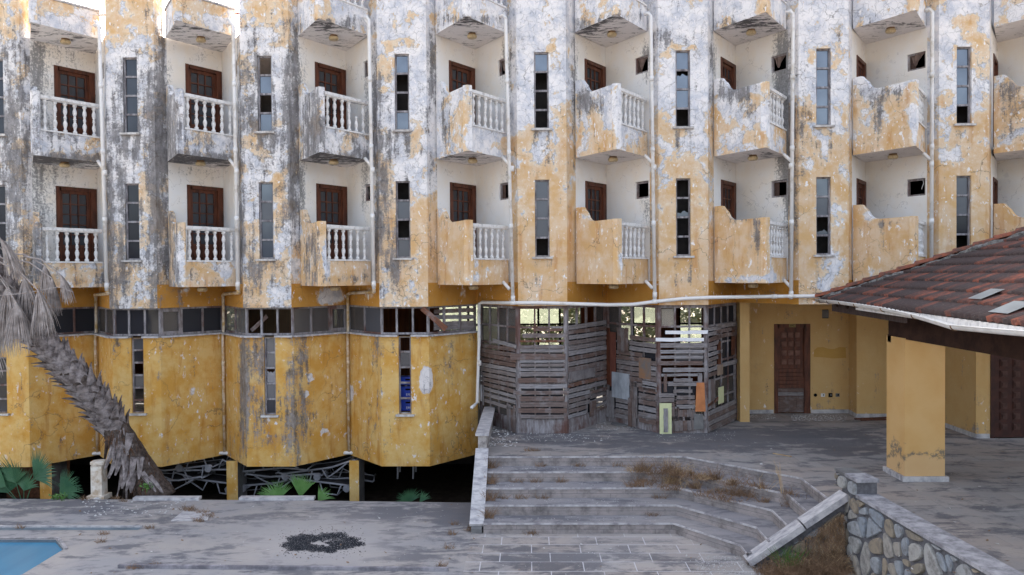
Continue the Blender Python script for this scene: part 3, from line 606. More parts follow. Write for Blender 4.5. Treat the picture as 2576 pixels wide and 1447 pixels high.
def balcony(bi,row):
    zs=ZS[row]; b=BX[bi]; A=Vector((b-HW,YA)); B=Vector((b-.01,YB)); C=Vector((b+HW,YA)); g=MB(); th=.12
    lab={0:'top-floor',1:'upper',2:'lower'}[row]
    def out(P,Q): d=(Q-P).normalized(); n=Vector((d.y,-d.x)); return n  # right of P->Q points to the street for A->B->C
    def panel(P,Q,s0,s1,top,ns,openend=False):
        n=out(P,Q); d=Q-P; cols=[s0+(s1-s0)*i/ns for i in range(ns+1)]; nz=12; vs=[]
        for sgn in (0,1):
            for s in cols:
                p=P+d*s-n*(th*sgn); h=top(s)
                for k in range(nz+1): vs.append((p.x,p.y,zs+h*k/nz))
        fs=[]; M_=nz+1; off=len(cols)*M_
        for i in range(ns):
            for k in range(nz):
                fs.append((i*M_+k,(i+1)*M_+k,(i+1)*M_+k+1,i*M_+k+1)); fs.append((off+i*M_+k,off+i*M_+k+1,off+(i+1)*M_+k+1,off+(i+1)*M_+k))
            fs.append((i*M_+nz,(i+1)*M_+nz,off+(i+1)*M_+nz,off+i*M_+nz))
        for i in (0,ns):
            for k in range(nz): fs.append((i*M_+k,i*M_+k+1,off+i*M_+k+1,off+i*M_+k) if i==0 else (i*M_+k,off+i*M_+k,off+i*M_+k+1,i*M_+k+1))
        g.add(vs,fs,0)
    lenBC=(C-B).length; ps=.16/lenBC
    fulltop=(row==0 and bi>=2)
    if row==0 and bi<2: panel(A,B,0,1,lambda s:.62,8); panel(B,C,0,1,lambda s:.62,8)
    else:
        panel(A,B,0,1,topcurve,22); panel(B,C,0,ps,lambda s:1.45,1); panel(B,C,ps,1,lambda s:.57,8)
    # slab (soffit): grid in barycentric strips between street edge and the recess
    E=Vector((b,YE+.02)); N=10
    tri=[(A,B,C),(A,C,E)]
    for (P,Q,Z_) in ((A,B,C),(A,C,E)):
        for i in range(N):
            for j in range(N-i):
                f=lambda a_,b_: P+(Q-P)*(a_/N)+(Z_-P)*(b_/N)
                p1,p2,p3=f(i,j),f(i+1,j),f(i,j+1); g.poly([(p1.x,p1.y,zs+.001),(p3.x,p3.y,zs+.001),(p2.x,p2.y,zs+.001)],1)
                if i+j<N-1: p4=f(i+1,j+1); g.poly([(p2.x,p2.y,zs+.001),(p3.x,p3.y,zs+.001),(p4.x,p4.y,zs+.001)],1)
    g.poly([(p.x,p.y,zs+.17) for p in (A,B,C,E)],2)
    def mfn(x,y): return mould_bal(x,y)
    o=g.build('balcony',[M_UP,M_SO,M_IN],H,stain={'mould':mfn,'peel':lambda x,y: peelT(x,y)-(.06 if row==2 else 0)+blobs(PB_BAL,x,y)})
    d=(C-B).normalized(); n=out(B,C); ang=math.atan2(d.y,d.x)
    inst(LAMP,'ceiling_lamp',o,T(b+.02,.08 if row else .2,zs))
    if row==0 and bi<2:
        for P,Q in ((A,B),(B,C)):
            c=MB(); nn=out(P,Q)*.06; c.span((P.x-nn.x,P.y-nn.y,zs+.65),(Q.x-nn.x,Q.y-nn.y,zs+.65),.17,.05); c.build('coping',[M_MARBLE],o)
        return
    if row==0: pass
    c=MB(); s0=B+d*(ps*lenBC+.0)-n*.06; s1=C-n*.06-d*.02; c.span((s0.x,s0.y,zs+.588),(s1.x,s1.y,zs+.588),.17,.035); c.build('ledge',[M_WHITE],o)
    c=MB(); c.span((s0.x,s0.y,zs+1.345),(s1.x,s1.y,zs+1.345),.15,.07); c.span((s0.x,s0.y,zs+1.30),(s1.x,s1.y,zs+1.30),.10,.03); c.build('handrail',[M_WHITE],o)
    nb=6; 
    for k in range(nb):
        p=s0+(s1-s0)*((k+.55)/(nb+.1)); br=(bi==2 and row==1 and k==4)
        inst(BALB if br else BAL,'baluster',o,T(p.x,p.y,zs+.605,ang)@Matrix.Rotation(rng(-.02,.02),4,'X'))
for bi in range(8):
    for row in range(3): balcony(bi,row)

# ---- balcony doors (local: x 0..1.0 along wall, -y outward)
M_GLDO=glass('door_glass',(.055,.056,.062),.05,.25)
def door_meshes():
    w,h=1.01,2.22; f=MB()
    f.box((.045,.03,h/2),(.09,.10,h)); f.box((w-.075,.03,h/2),(.15,.10,h)); f.box((w/2,.03,h-.045),(w-.24,.10,.09))
    lx0,lx1=.09,w-.15; ly=.055; st=.085
    f.box((lx0+st/2,ly,h/2-.05),(st,.045,h-.1)); f.box((lx1-st/2,ly,h/2-.05),(st,.045,h-.1))
    gx0,gx1=lx0+st,lx1-st; z0,z1=.78,h-.17
    f.box(((gx0+gx1)/2,ly,z1+.04),(gx1-gx0,.045,.08)); f.box(((gx0+gx1)/2,ly,.62),(gx1-gx0,.045,.32)); f.box(((gx0+gx1)/2,ly,.06),(gx1-gx0,.045,.12))
    for k in (1,2): x=gx0+(gx1-gx0)*k/3; f.box((x,ly,(z0+z1)/2),(.028,.035,z1-z0))
    for k in range(1,5): z=z0+(z1-z0)*k/5; f.box(((gx0+gx1)/2,ly-.001,z),(gx1-gx0,.035,.028))
    p=MB()
    for k in range(2):
        x0=gx0+.02+k*(gx1-gx0)/2; f.box((x0+.1,ly,.29),(.17,.03,.30))
    p.box(((gx0+gx1)/2,ly+.016,(z0+z1)/2),(gx1-gx0,.006,z1-z0)); p2=MB(); p2.box(((gx0+gx1)/2,ly+.012,.3),(gx1-gx0,.02,.46))
    return mesh_only(f,'balcony_door',M_RED),mesh_only(p,'pane',M_GLDO),mesh_only(p2,'door_panel',M_RED)
DF,DP,DPP=door_meshes()
SW=MB(); SW.box((.225,.06,.02),(.45,.05,.04)); SW.box((.225,.06,.38),(.45,.05,.04)); SW.box((.02,.06,.2),(.04,.05,.32)); SW.box((.43,.06,.2),(.04,.05,.32)); SWm=mesh_only(SW,'vent_window',M_FRAME)
rag=MB()
for k in range(7):
    a=k/6; rag.v+= [(.05+.36*a,.05+.02*math.sin(k*2),.37),(.08+.2*a,.06,.37-.22*math.sin(a*math.pi)-.05)]
for k in range(6): rag.f.append((2*k,2*k+2,2*k+3,2*k+1)); rag.m.append(0); rag.t.append(0.)
RAG=mesh_only(rag,'torn_screen',simple('torn_cloth',(.2,.14,.12),(.1,.07,.06),8))
SASH=MB(); SASH.box((.10,.075,.2),(.16,.01,.32)); SASHm=mesh_only(SASH,'sash',simple('brown_sash',(.09,.055,.045),(.05,.03,.026),6))
for bi in range(8):
    E=(BX[bi],YE)
    for fz,zt in enumerate((5.20,2.25)):
        c=Vp(bi,'L'); L=math.hypot(E[0]-c[0],E[1]); e=((E[0]-c[0])/L,(E[1]-c[1])/L); a=(c[0]+e[0]*(L-1.03),c[1]+e[1]*(L-1.03))
        M=frame_M(a,E,zt-2.22); d=inst(DF,'balcony_door',H,M); inst(DP,'pane',d,M); inst(DPP,'door_panel',d,M)
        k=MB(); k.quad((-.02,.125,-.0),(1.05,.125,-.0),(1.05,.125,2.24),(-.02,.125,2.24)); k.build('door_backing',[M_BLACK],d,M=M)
        c=Vp(bi,'R'); wz=(4.77,1.79)[fz]; e=((c[0]-E[0])/math.hypot(c[0]-E[0],YE),(0-YE)/math.hypot(c[0]-E[0],YE)); a=(E[0]+e[0]*1.08,E[1]+e[1]*1.08)
        M=frame_M(a,c,wz); d=inst(SWm,'vent_window',H,M)
        if fz==0: inst(RAG,'torn_screen',d,M)
        if (bi+fz)%2==0: inst(SASHm,'sash',d,M)

for x,y0,x2,y1,Y in ((2144,455,2130,505,.35),(2322,452,2318,476,.35),(2141,300,2120,286,.3)):
    a=Vector(PY(x,y0,Y)); b=Vector(PY(x2,y1,Y-.1)); MB().tube([a,a.lerp(b,.4)+Vector((.03,0,0)),b],.006,5).build('hanging_wire',[M_PVC],H)
# ---- slit windows in the piers
# per pane: s sky-reflecting, d dark glass, g grey dusty, x gone
PN={(0,0):'dddd',(1,0):'xsxs',(2,0):'sxxs',(3,0):'sxxx',(4,0):'spsx',(5,0):'ssss',(6,0):'sssx',(0,1):'dddd',(1,1):'sgss',(2,1):'xgxg',(3,1):'gggx',(4,1):'xqxx',(5,1):'sgqx',(6,1):'ggdx',(7,0):'ssss',(7,1):'ssxs',(-1,0):'dddd',(-1,1):'dddd'}
def slit(x,y,z0,z1,w,panes,n,sill=True,yd=.085,fm=M_WF,rowh=None):
    h=z1-z0; f=MB(); t=.035
    f.box((x-w/2+t/2,y+yd,z0+h/2),(t,.05,h)); f.box((x+w/2-t/2,y+yd,z0+h/2),(t,.05,h)); f.box((x,y+yd,z1-t/2),(w-2*t,.05,t)); f.box((x,y+yd,z0+t/2),(w-2*t,.05,t))
    for k in range(1,n): f.box((x,y+yd,z0+h*k/n),(w-2*t,.045,.045))
    o=f.build('slit_window',[fm],H)
    for k,c in enumerate(panes):
        a=z1-h*(k+1)/n+.02; b=z1-h*k/n-.02; p=MB(); x0,x1=x-w/2+t,x+w/2-t; yy=y+yd+.01
        mat={'s':M_GL,'d':M_GLD,'g':M_GLG,'p':M_GL,'q':M_GLD}.get(c)
        if c=='x': continue
        if c in 'sdg': p.box((x,yy,(a+b)/2),(x1-x0,.005,b-a))
        else:
            tp=[(x0+(x1-x0)*k_/6,a+(b-a)*(.8 if c=='p' else .25)+rng(-.1,.08)*(b-a)) for k_ in range(7)]
            for q in range(6): p.quad((tp[q][0],yy,a),(tp[q+1][0],yy,a),(tp[q+1][0],yy,tp[q+1][1]),(tp[q][0],yy,tp[q][1]))
            mat=M_GL
        p.build('pane',[mat],o)
    if sill: s_=MB(); s_.box((x,y-.005,z0-.025),(w+.14,.16,.045)); s_.build('sill',[M_SILL],o)
    return o
for i in range(-1,8):
    for fz,(zt,zb_) in enumerate(((5.18,3.40),(2.21,.405))): slit(pier(i),0,zb_,zt,.34,PN[(i,fz)],4)
# dark liner behind the windows so that rooms stay dark
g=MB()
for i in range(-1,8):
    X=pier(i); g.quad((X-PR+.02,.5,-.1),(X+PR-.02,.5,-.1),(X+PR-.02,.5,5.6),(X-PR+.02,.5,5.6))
g.build('dark_window_liner',[M_DARKIN],H)  # added dark sheets, not walls: they make the window openings read black

# ---- ground storey: ochre zigzag wall with ribbon windows (bays 0..3)
YO,YV,OW=.15,1.42,.575; ZC=-1.455; ZB=-4.55
def gpt(kind,i):
    if kind=='V': return (BX[i],YV)
    if kind=='l': return (pier(i)-OW-.01,YO)
    return (pier(i)+OW-.01,YO)
path=[('r',-1)]
for i in range(0,3): path+=[('V',i),('l',i),('r',i)]
path+=[('V',3)]
pts=[(pier(-1)-1.4,1.2),(pier(-1)-OW,YO)]+[gpt(*p) for p in path]
g=MB(); gs={'mould':mould_gr,'peel':peel_gr}
SLG=[]
for a,b in zip(pts,pts[1:]):
    hs=[]
    if abs(a[1]-b[1])<.01 :
        i=[-1,0,1,2][[abs((a[0]+b[0])/2-pier(k))<.3 for k in (-1,0,1,2)].index(True)]
        px0,px1,pt,pb=[(-20,16,890,1040),(330,361,841,1039.5),(664,693,841,1044),(1002.5,1034,840,1042)][i+1]
        u0=PY(px0,900,YO)[0]-a[0]; u1=PY(px1,900,YO)[0]-a[0]; zb_=PY(px0,pb,YO)[2]; zt_=ZC-.0 if i>=0 else -1.9
        hs=[(u0,u1,zb_,ZC-.002 if i>=0 else -1.9)]; SLG.append((a[0]+(u0+u1)/2,zb_,ZC if i>=0 else -1.9,u1-u0,i))
    wall(g,a,b,ZB,ZC,hs,.12,.14)
# inner face and underside
for a,b in zip(pts,pts[1:]):
    g.quad((a[0],a[1],ZB),(a[0],a[1]+.18,ZB),(b[0],b[1]+.18,ZB),(b[0],b[1],ZB)); 
    if abs(a[1]-b[1])>.01: g.quad((b[0],b[1]+.18,ZB),(a[0],a[1]+.18,ZB),(a[0],a[1]+.18,ZC),(b[0],b[1]+.18,ZC))
g.build('ground_storey_wall',[M_GR],H,stain=gs)
g=MB(); g.quad((-14.5,.4,ZB+.02),(-14.5,.4,ZT),(XR,.4,ZT),(XR,.4,ZB+.02)) if False else None
g.prism([(-14.5,1.62),(XR,1.62),(XR,9.2),(-14.5,9.2)],ZB,ZT-.02); g.build('storey_floor_slab',[M_DARKIN],H)
fl=MB(); fl.quad((-1.2,.2,ZT-.01),(14.6,.2,ZT-.01),(14.6,9.2,ZT-.01),(-1.2,9.2,ZT-.01)); fl.quad((-14.5,1.65,ZT-.01),(-1.2,1.65,ZT-.01),(-1.2,9.2,ZT-.01),(-14.5,9.2,ZT-.01)); fl.build('hall_floor',[M_COLD],H)
for x,zb_,zt_,w,i in SLG:
    pn={-1:'bbbb',0:'gdxdxx',1:'ggpgd',2:'xdxxx'}[i]
    slit(x,YO,zb_,zt_,w,pn.replace('b','d'),len(pn),yd=.08,fm=M_FRAME if i!=1 else M_WF)
# coping
def strip(name,pts,z,w,h,mat,y_off,par=H,sub=None):
    g=MB()
    for a,b in zip(pts,pts[1:]):
        d=Vector((b[0]-a[0],b[1]-a[1])).normalized(); n=Vector((d.y,-d.x)); o_=n*y_off
        if sub:
            for (s0,s1) in sub(a,b): g.span((a[0]+d.x*s0+o_.x,a[1]+d.y*s0+o_.y,z),(a[0]+d.x*s1+o_.x,a[1]+d.y*s1+o_.y,z),w,h)
        else: g.span((a[0]-d.x*.0+o_.x,a[1]+o_.y,z),(b[0]+o_.x,b[1]+o_.y,z),w,h)
    return g.build(name,[mat],par)
def capsub(a,b):
    L=math.hypot(b[0]-a[0],b[1]-a[1])
    for x,zb_,zt_,w,i in SLG:
        if i>=0 and a[0]<x<b[0] and abs(a[1]-b[1])<.01: return [(0,x-w/2-a[0]-.01),(x+w/2-a[0]+.01,L)]
    return [(0,L)]
strip('coping',pts,ZC+.02,.24,.04,M_MARBLE,.0,sub=capsub)
# ribbon windows: each zigzag segment one window with mullions and panes
random.seed(11)
rib={}
def ribbon(a,b,code,zb0=None,z1=ZP,brown=False):
    z0=ZC+.045 if zb0 is None else zb0
    a=Vector(a);b=Vector(b);L=(b-a).length; M=frame_M(a,b,z0); h=z1-z0; n=len(code); f=MB(); t=.045
    f.box((L/2,.05,t/2),(L,.07,t)); f.box((L/2,.05,h-t/2),(L,.07,t))
    for k in range(n+1): f.box((min(max(L*k/n,t/2),L-t/2),.05,h/2),(t,.06,h-2*t))
    o=f.build('ribbon_window',[M_FRAME if brown else M_WF],H,M=M)
    for k,c in enumerate(code):
        if c=='x': continue
        p=MB(); x0,x1=L*k/n+t/2,L*(k+1)/n-t/2
        if c=='i': # casement with its own brown frame
            q=MB(); 
            for cx_ in (x0+.03,x1-.03): q.box((cx_,.03,h/2),(.05,.05,h-2*t))
            for cz in (t+.025,h-t-.025): q.box(((x0+x1)/2,.03,cz),(x1-x0-.1,.05,.05))
            q.build('casement',[M_FRAME],o,M=M)
        p.box(((x0+x1)/2,.055,h/2),(x1-x0,.004,h-2*t)); p.build('pane',[{'d':M_GLD,'g':M_GLB,'c':M_GLC,'i':M_GLB,'s':M_GLG}[c]],o,M=M)
    return o
segs=[(pts[i],pts[i+1]) for i in range(len(pts)-1)]
codes=['dd','ddd','ddd','gg','ddd','idd','cc','xxx','ggi','gs','xxx','xxx']
codes=codes+['ddd']*(len(segs)-len(codes))
for k_,((a,b),c) in enumerate(zip(segs,codes)): ribbon(a,b,c,brown=k_%3!=1)
# wall end pieces beside the ribbon at the valleys
# slanting broken boards behind the ribbon windows
def plank(par,a,b,w,th,mat,name='plank',up=(0,0,1),label=None):
    a=Vector(a);b=Vector(b); L=(b-a).length; x=(b-a).normalized(); u=Vector(up); y=u.cross(x); 
    y=y.normalized(); z=x.cross(y); M=Matrix(((x.x,y.x,z.x,a.x),(x.y,y.y,z.y,a.y),(x.z,y.z,z.z,a.z),(0,0,0,1)))
    g=MB(); n=6; vs=[]; e=[0,.012*rng(-1,1)]; 
    for k in range(n+1):
        s=L*k/n; wob=rng(-.006,.006); wd=w*(1+rng(-.05,.05))
        for (yy,zz) in ((-th/2,-wd/2),(th/2,-wd/2),(th/2,wd/2),(-th/2,wd/2)): vs.append((s+(rng(-.012,.012) if k in(0,n) else 0),yy,zz+wob))
    fs=[(k*4+q,k*4+(q+1)%4,(k+1)*4+(q+1)%4,(k+1)*4+q)[::-1] for k in range(n) for q in range(4)]+[(0,1,2,3)[::1],(n*4+3,n*4+2,n*4+1,n*4)]
    g.add(vs,fs); return g.build(name,[mat],par,M=M,label=label)
pa=PY(1062,775,.05);pb=PY(1122,828,.05); plank(H,pa,pb,.13,.03,M_WOOD,'loose_board')
for k,(y0,y1) in enumerate(((784,780),(798,797),(815,812),(826,822))):
    a=PY(1092,y0,.62); b=PY(1194,y1,1.35); plank(H,a,b,.10,.02,M_WOOD,'loose_board')
plank(H,PY(632,832,.35),PY(672,795,.35),.09,.02,M_WOOD,'loose_board')
# ---- wooden screens (bays 3..5)
SV=[(BX[3]+.05,1.75),(pier(3)-.60,YO),(pier(3)+.56,YO),(BX[4],1.75),(pier(4)-.58,YO),(pier(4)+.57,YO),(BX[5]+.06,1.8)]
def screen(k,a,b,nc,glasscols,spec):
    a=Vector(a);b=Vector(b);L=(b-a).length; z0=ZT+.004; z1=ZP-.004; Hh=z1-z0; M=frame_M(a,b,z0); f=MB()
    t=.07; f.box((t/2,.03,Hh/2),(t,.09,Hh)); f.box((L-t/2,.03,Hh/2),(t,.09,Hh)); f.box((L/2,.03,Hh-.035),(L-2*t,.08,.07)); f.box((L/2,.03,.16),(L-2*t,.07,.32))
    rows=[Hh-.07-.44*j for j in range(1,7)]
    for i in range(1,nc): f.box((t+(L-2*t)*i/nc,.03,(Hh+.25)/2),(.04,.05,Hh-.39))
    for z in rows: f.box((L/2,.031,z),(L-2*t,.045,.045))
    o=f.build('wooden_screen',[M_FRAME],H,M=M)
    zr=[Hh-.07]+rows+[.32]
    for j in range(7):
        for i in range(nc):
            c=glasscols[j][i] if j<len(glasscols) else 'd'
            if c=='x': continue
            p=MB(); x0=t+(L-2*t)*i/nc+.02; x1=t+(L-2*t)*(i+1)/nc-.02; zt_,zb_=zr[j]-.02,zr[j+1]+.02
            if c=='b': # broken, jagged shard left
                xs_=[x0+(x1-x0)*q/5 for q in range(6)]; zz=[zb_+(zt_-zb_)*rng(.15,.8) for _ in xs_]
                for q in range(5): p.quad((xs_[q],.035,zz[q]),(xs_[q+1],.035,zz[q+1]),(xs_[q+1],.035,zt_),(xs_[q],.035,zt_))
            else: p.box(((x0+x1)/2,.035,(zt_+zb_)/2),(x1-x0,.004,zt_-zb_))
            p.build('pane',[{'g':M_GLB,'c':M_GLC,'b':M_GLC,'d':M_GLD}[c]],o,M=M)
    def P(x,z,y=-.035): return M@Vector((x,y,z))
    def pl(x0,x1,z,w=.085,y=-.035,mat=M_WOOD,tilt=0,label=None,name='plank'): return plank(o,P(x0,z-tilt,y),P(x1,z+tilt,y),w,.022,mat,name,label=label)
    def vp(x,z0_,z1_,w=.09,y=-.035,mat=M_WOOD,label=None,name='plank'): return plank(o,P(x,z0_,y),P(x,z1_,y),w,.022,mat,name,up=tuple(M.to_3x3()@Vector((1,0,0))),label=label)
    def sheet(x0,x1,z0_,z1_,mat,y=-.06,label=None,name='patch_board',slant=0):
        q=MB(); q.add([(x0,y,z0_),(x1-slant,y,z0_),(x1,y,z1_),(x0-slant,y,z1_),(x0,y+.02,z0_),(x1-slant,y+.02,z0_),(x1,y+.02,z1_),(x0-slant,y+.02,z1_)],[(0,1,2,3),(5,4,7,6),(4,0,3,7),(1,5,6,2),(3,2,6,7),(4,5,1,0)]); q.build(name,[mat],o,M=M,label=label)
    spec(L,Hh,pl,vp,sheet)
    return o
random.seed(5)
def sp0(L,Hh,pl,vp,sheet):
    z=1.98
    while z>1.0: pl(rng(-.02,.05),L-rng(0,.1),z,rng(.07,.1),tilt=rng(-.012,.012)); z-=rng(.105,.13)
    while z>.55: pl(.3 if z<.9 else .1,L-rng(0,.05),z,rng(.06,.09),tilt=rng(-.01,.01)); z-=rng(.12,.17)
    pl(.75,L,2.1,.09,tilt=-.04); vp(.12,.55,1.3,.07,mat=M_WBOARD); vp(.22,.45,1.25,.07)
    for k in range(4): vp(L-.42+k*.1,.02,.62+rng(-.05,.05),.085)
def sp1(L,Hh,pl,vp,sheet):
    pl(.12,L+.03,2.33,.10,y=-.05); pl(.38,L-.1,2.46,.06); pl(.05,L-.05,2.2,.05); pl(-.18,L-.03,1.83,.14,y=-.055)
    z=2.05
    for z in (2.05,1.97,1.72,1.63,1.52): pl(.05,L-.05,z,.06)
    z=1.42
    while z>.3:
        pl(rng(.0,.06),L-rng(0,.08),z,rng(.085,.12),y=-.045); z-=rng(.135,.15)
    pl(-.1,L+.05,.98,.085,y=-.06)
def sp2(L,Hh,pl,vp,sheet):
    z=2.52
    while z>.95: pl(rng(0,.06),L-rng(.02,.1),z,rng(.085,.115),tilt=rng(.0,.015)); z-=rng(.118,.135)
    sheet(.03,1.25,1.22,1.45,simple('grey_panel',(.22,.2,.2),(.15,.13,.13),5),slant=0)
    while z>.3: pl(.02,1.0 if z>.6 else .85,z,rng(.07,.1)); pl(1.02,L-.03,z-.03,rng(.06,.09),tilt=.01); z-=rng(.11,.13)
    sheet(1.0,1.3,.25,.62,M_WOOD)
def sp3(L,Hh,pl,vp,sheet):
    sheet(.0,.18,0.95,2.4,M_RED,y=-.045); sheet(.2,.42,.92,2.3,simple('red_plank',(.2,.07,.045),(.12,.04,.03),5,stretch=(6,6,.6)),y=-.05)
    for k in range(3): vp(.55+k*.14,1.82,2.42,.13,mat=M_WOOD)
    z=2.2
    while z>1.9: pl(.95,L-.03,z,.1,tilt=-.01); z-=.13
    while z>.95:
        pl(.46,L-.5,z,rng(.09,.12)); 
        if z<1.75: pl(L-.5,L-.02,z-.05,rng(.08,.11))
        z-=rng(.118,.13)
    sheet(L-.62,L-.2,1.25,1.75,simple('tan_panel',(.30,.15,.07),(.17,.15,.14),2.5),y=-.05)
    sheet(.30,.95,.66,1.3,M_GALV,y=-.07,label='square grey-blue sheet')
    for k in range(2): vp(1.03+k*.13,.25,1.15,.12)
    for k in range(3): vp(.07+k*.11,.12,.8,.1)
    for k in range(4): pl(.42,.9,.6-k*.13,.1)
    for k in range(6): pl(1.28,L-.03,.98-k*.15,.11)
    for k in range(2): vp(.98+k*.15,.02,.72,.13,y=-.06)
def sp4(L,Hh,pl,vp,sheet):
    pl(.16,L-.0,2.385,.082,y=-.06,mat=M_WBOARD,label='bright white board'); pl(-.06,L-.08,2.215,.082,y=-.06,mat=M_WBOARD,label='bright white board')
    pl(.06,L,2.08,.11); pl(.05,L-.05,1.93,.08); pl(.05,L-.1,1.8,.07); pl(.03,L-.12,1.66,.10,y=-.045); pl(.1,L-.05,1.5,.10,y=-.05); pl(.08,L-.2,1.38,.06)
    vp(.16,.98,1.4,.07,y=-.05); vp(L-.17,1.0,1.42,.1)
    for z in (1.26,1.15,1.0): pl(.36,.8,z,.075)
    pl(.22,.95,1.16,.07,y=-.06,mat=M_WBOARD if False else M_WOOD)
    for z in (.85,.74,.63): pl(.02,.42,z+.05,.09); pl(.38,.85,z,.09)
    for k in range(4): vp(.10+k*.11,.3,.62,.1)
    for k in range(5): vp(.42+k*.1,.06,.55+.35*(k>0)*0+rng(-.02,.04),.095)
    sheet(.86,1.07,.52,1.2,M_ORB,y=-.075,label='orange board with broken corner',slant=-.03)
    sheet(.02,.30,.0,.72,M_CREAMB,y=-.09,label='pale yellow foam board'); vp(.16,.05,.6,.1,y=-.105)
    sheet(.83,1.05,.1,.46,M_COLD,y=-.05)
    pl(.02,L-.02,.35,.09)
def sp5(L,Hh,pl,vp,sheet):
    z=2.45
    while z>1.25:
        pl(.0,rng(.5,1.0),z,rng(.08,.1),tilt=rng(0,.02)); 
        if z>2.1 or 1.4<z<1.6: pl(.5,L-.02,z+.03,.1)
        z-=rng(.115,.13)
    vp(.75,1.55,2.1,.1,mat=M_RED); vp(.66,1.55,2.1,.1,mat=M_RED); vp(L-.3,1.7,2.4,.2,mat=M_RED)
    for k in range(3): vp(.08+k*.12,.55,1.25,.11)
    sheet(.62,.95,.6,1.0,M_CREAMB,label='pale yellow square of foam board'); sheet(.55,.9,1.3,1.55,simple('tan_sheet',(.32,.24,.18),(.25,.18,.14),4))
    for z in (.48,.36,.24,.12): pl(.0,L-.03,z,.11,tilt=.02)
    pl(.0,.7,.7,.08,tilt=.05)
screen(0,SV[0],SV[1],4,['gggc','gggg','ggxx','gggg','gggg','gggg','dggg'],sp0)
screen(1,SV[1],SV[2],3,['xxx','xxx','ddd','ddd','ddd','ddd','ddd'],sp1)
screen(2,SV[2],SV[3],4,['xxxg','dddd','dddd','gxdd','ddgg','gddx','ddgg'],sp2)
screen(3,SV[3],SV[4],4,['gbbb','gbxx','ggdd','dddd','dddd','dddd','dddd'],sp3)
screen(4,SV[4],SV[5],3,['cxx','xxx','xdd','xxx','ddd','ddx','ddd'],sp4)
screen(5,SV[5],SV[6],4,['dddd','dddd','dddd','dddd','gggg','gggg','dddd'],sp5)
# ---- hall interior
g=MB()
RW=[(-12,-8.3),(-7.2,-5.6),(-3.5,-1.4),(-.75,1.5),(2.5,5.7)]
wall(g,(-14.5,9.0),(14.6,9.0),ZT,ZP,[(a+14.5,b+14.5,-3.0,-1.0) for a,b in RW],1.0,.2)
g.build('hall_back_wall',[M_HALL],H)
for a,b in RW:
    g=MB()
    n=max(1,int((b-a)/.75)); 
    for k in range(n+1): g.box((a+(b-a)*k/n,9.1,-2.0),(.07,.06,2.0))
    g.box(((a+b)/2,9.1,-1.75),(b-a,.06,.06)); g.box(((a+b)/2,9.1,-2.35),(b-a,.06,.05)); o_=g.build('rear_window_bars',[M_BLACK],H)
    for k in range(n):
        for (z0,z1) in ((-1.02,-1.72),(-1.78,-2.32),(-2.38,-3.0)):
            if random.random()<.72: q=MB(); q.quad((a+(b-a)*k/n+.04,9.1,z0),(a+(b-a)*(k+1)/n-.04,9.1,z0),(a+(b-a)*(k+1)/n-.04,9.1,z1),(a+(b-a)*k/n+.04,9.1,z1)); q.build('pane',[M_FROST],o_)
g=MB()
for (x0,y0,x1,y1) in ((-7.9,2.0,-7.9,9),(-5.3,2,-5.3,9),(-4.9,3.0,-3.6,3.0),(1.75,2.6,2.45,6),(5.9,2.95,5.9,9),(-1.0,4,-1.2,9),(3.3,3.4,3.8,3.4),(5.1,4,5.9,4)):
    g=MB(); g.span((x0,y0,-2.26),(x1,y1,-2.26),.08,3.0); g.build('hall_partition',[M_HALL],H)
# ---- right wing under the canopy: WC wall and stepped walls
W0=2.77
wcp=[(BX[5]+.1,1.85),(BX[5]+.1,1.55),(BX[5]+.34,1.55),(BX[5]+.34,W0),(8.22,W0),(8.10+.06,2.12),(9.76,2.12),(9.76,-.5),(10.06,-.5)]
dL,dR=6.23,7.19
g=MB()
for a,b in zip(wcp,wcp[1:]):
    hs=[]
    if abs(a[1]-W0)<.01 and abs(b[1]-W0)<.01: hs=[(dL-a[0],dR-a[0],ZT,-1.38,.06),(PY(2068,810,W0)[0]-a[0],PY(2086,810,W0)[0]-a[0],-1.24,-1.0,.1)]
    wall(g,a,b,ZT,ZP if a[0]<9 else .0,hs,.3,.08)
wall(g,(10.06,-.5),(15,-.5),ZT,0,[(.02,1.3,ZT,-1.55,.1)],.3,.1)
g.build('wing_wall',[M_WC],H,stain={'mould':lambda x,y:.05+blobs([(2000,1042,160,9,.4),(2440,1085,60,16,.5)],x,y),'peel':lambda x,y:-.05+blobs([(2000,1040,140,6,.35)],x,y)})
g=MB(); vx=PY(2077,820,W0)[0]; g.box((vx,W0+.08,-1.12),(.2,.02,.26)); g.build('vent_hole',[M_BLACK],H); g=MB(); g.box((vx,W0+.02,-1.12),(.17,.02,.2)); g.box((vx+.02,W0,-1.14),(.07,.03,.1)); g.build('vent_cover',[M_COLD],H)
def paneldoor(x0,x1,z0,z1,y,mat,rows,wc):
    w=x1-x0;h=z1-z0; f=MB(); f.box((x0+.05,y+.02,z0+h/2),(.1,.08,h)); f.box((x1-.08,y+.02,z0+h/2),(.16,.08,h)); f.box(((x0+x1)/2,y+.02,z1-.05),(w-.26,.08,.1))
    o=f.build('panelled_door',[mat],H); lf=MB(); lx0,lx1=x0+.10,x1-.16; lf.box(((lx0+lx1)/2,y+.06,z0+h/2-.04),(lx1-lx0,.04,h-.1))
    zt=z1-.2
    for r_ in range(rows):
        for c in range(3):
            cw=(lx1-lx0-.16)/3; cx_=lx0+.08+cw*(c+.5); cz=zt-.24*r_-.1
            for q,(s_,d_) in enumerate(((.19,.012),(.135,.03),(.09,.042))): lf.box((cx_,y+.04-d_/2,cz),(min(s_,cw-.03)-.0*q,d_,s_),0 if q==0 else 1)
    l=lf.build('door_leaf',[mat,simple('dusty_panel_wood',(.23,.12,.09) if wc else (.10,.05,.04),(.13,.06,.045) if wc else (.06,.03,.024),6,.8)],o)
    return o,l,lx0,lx1
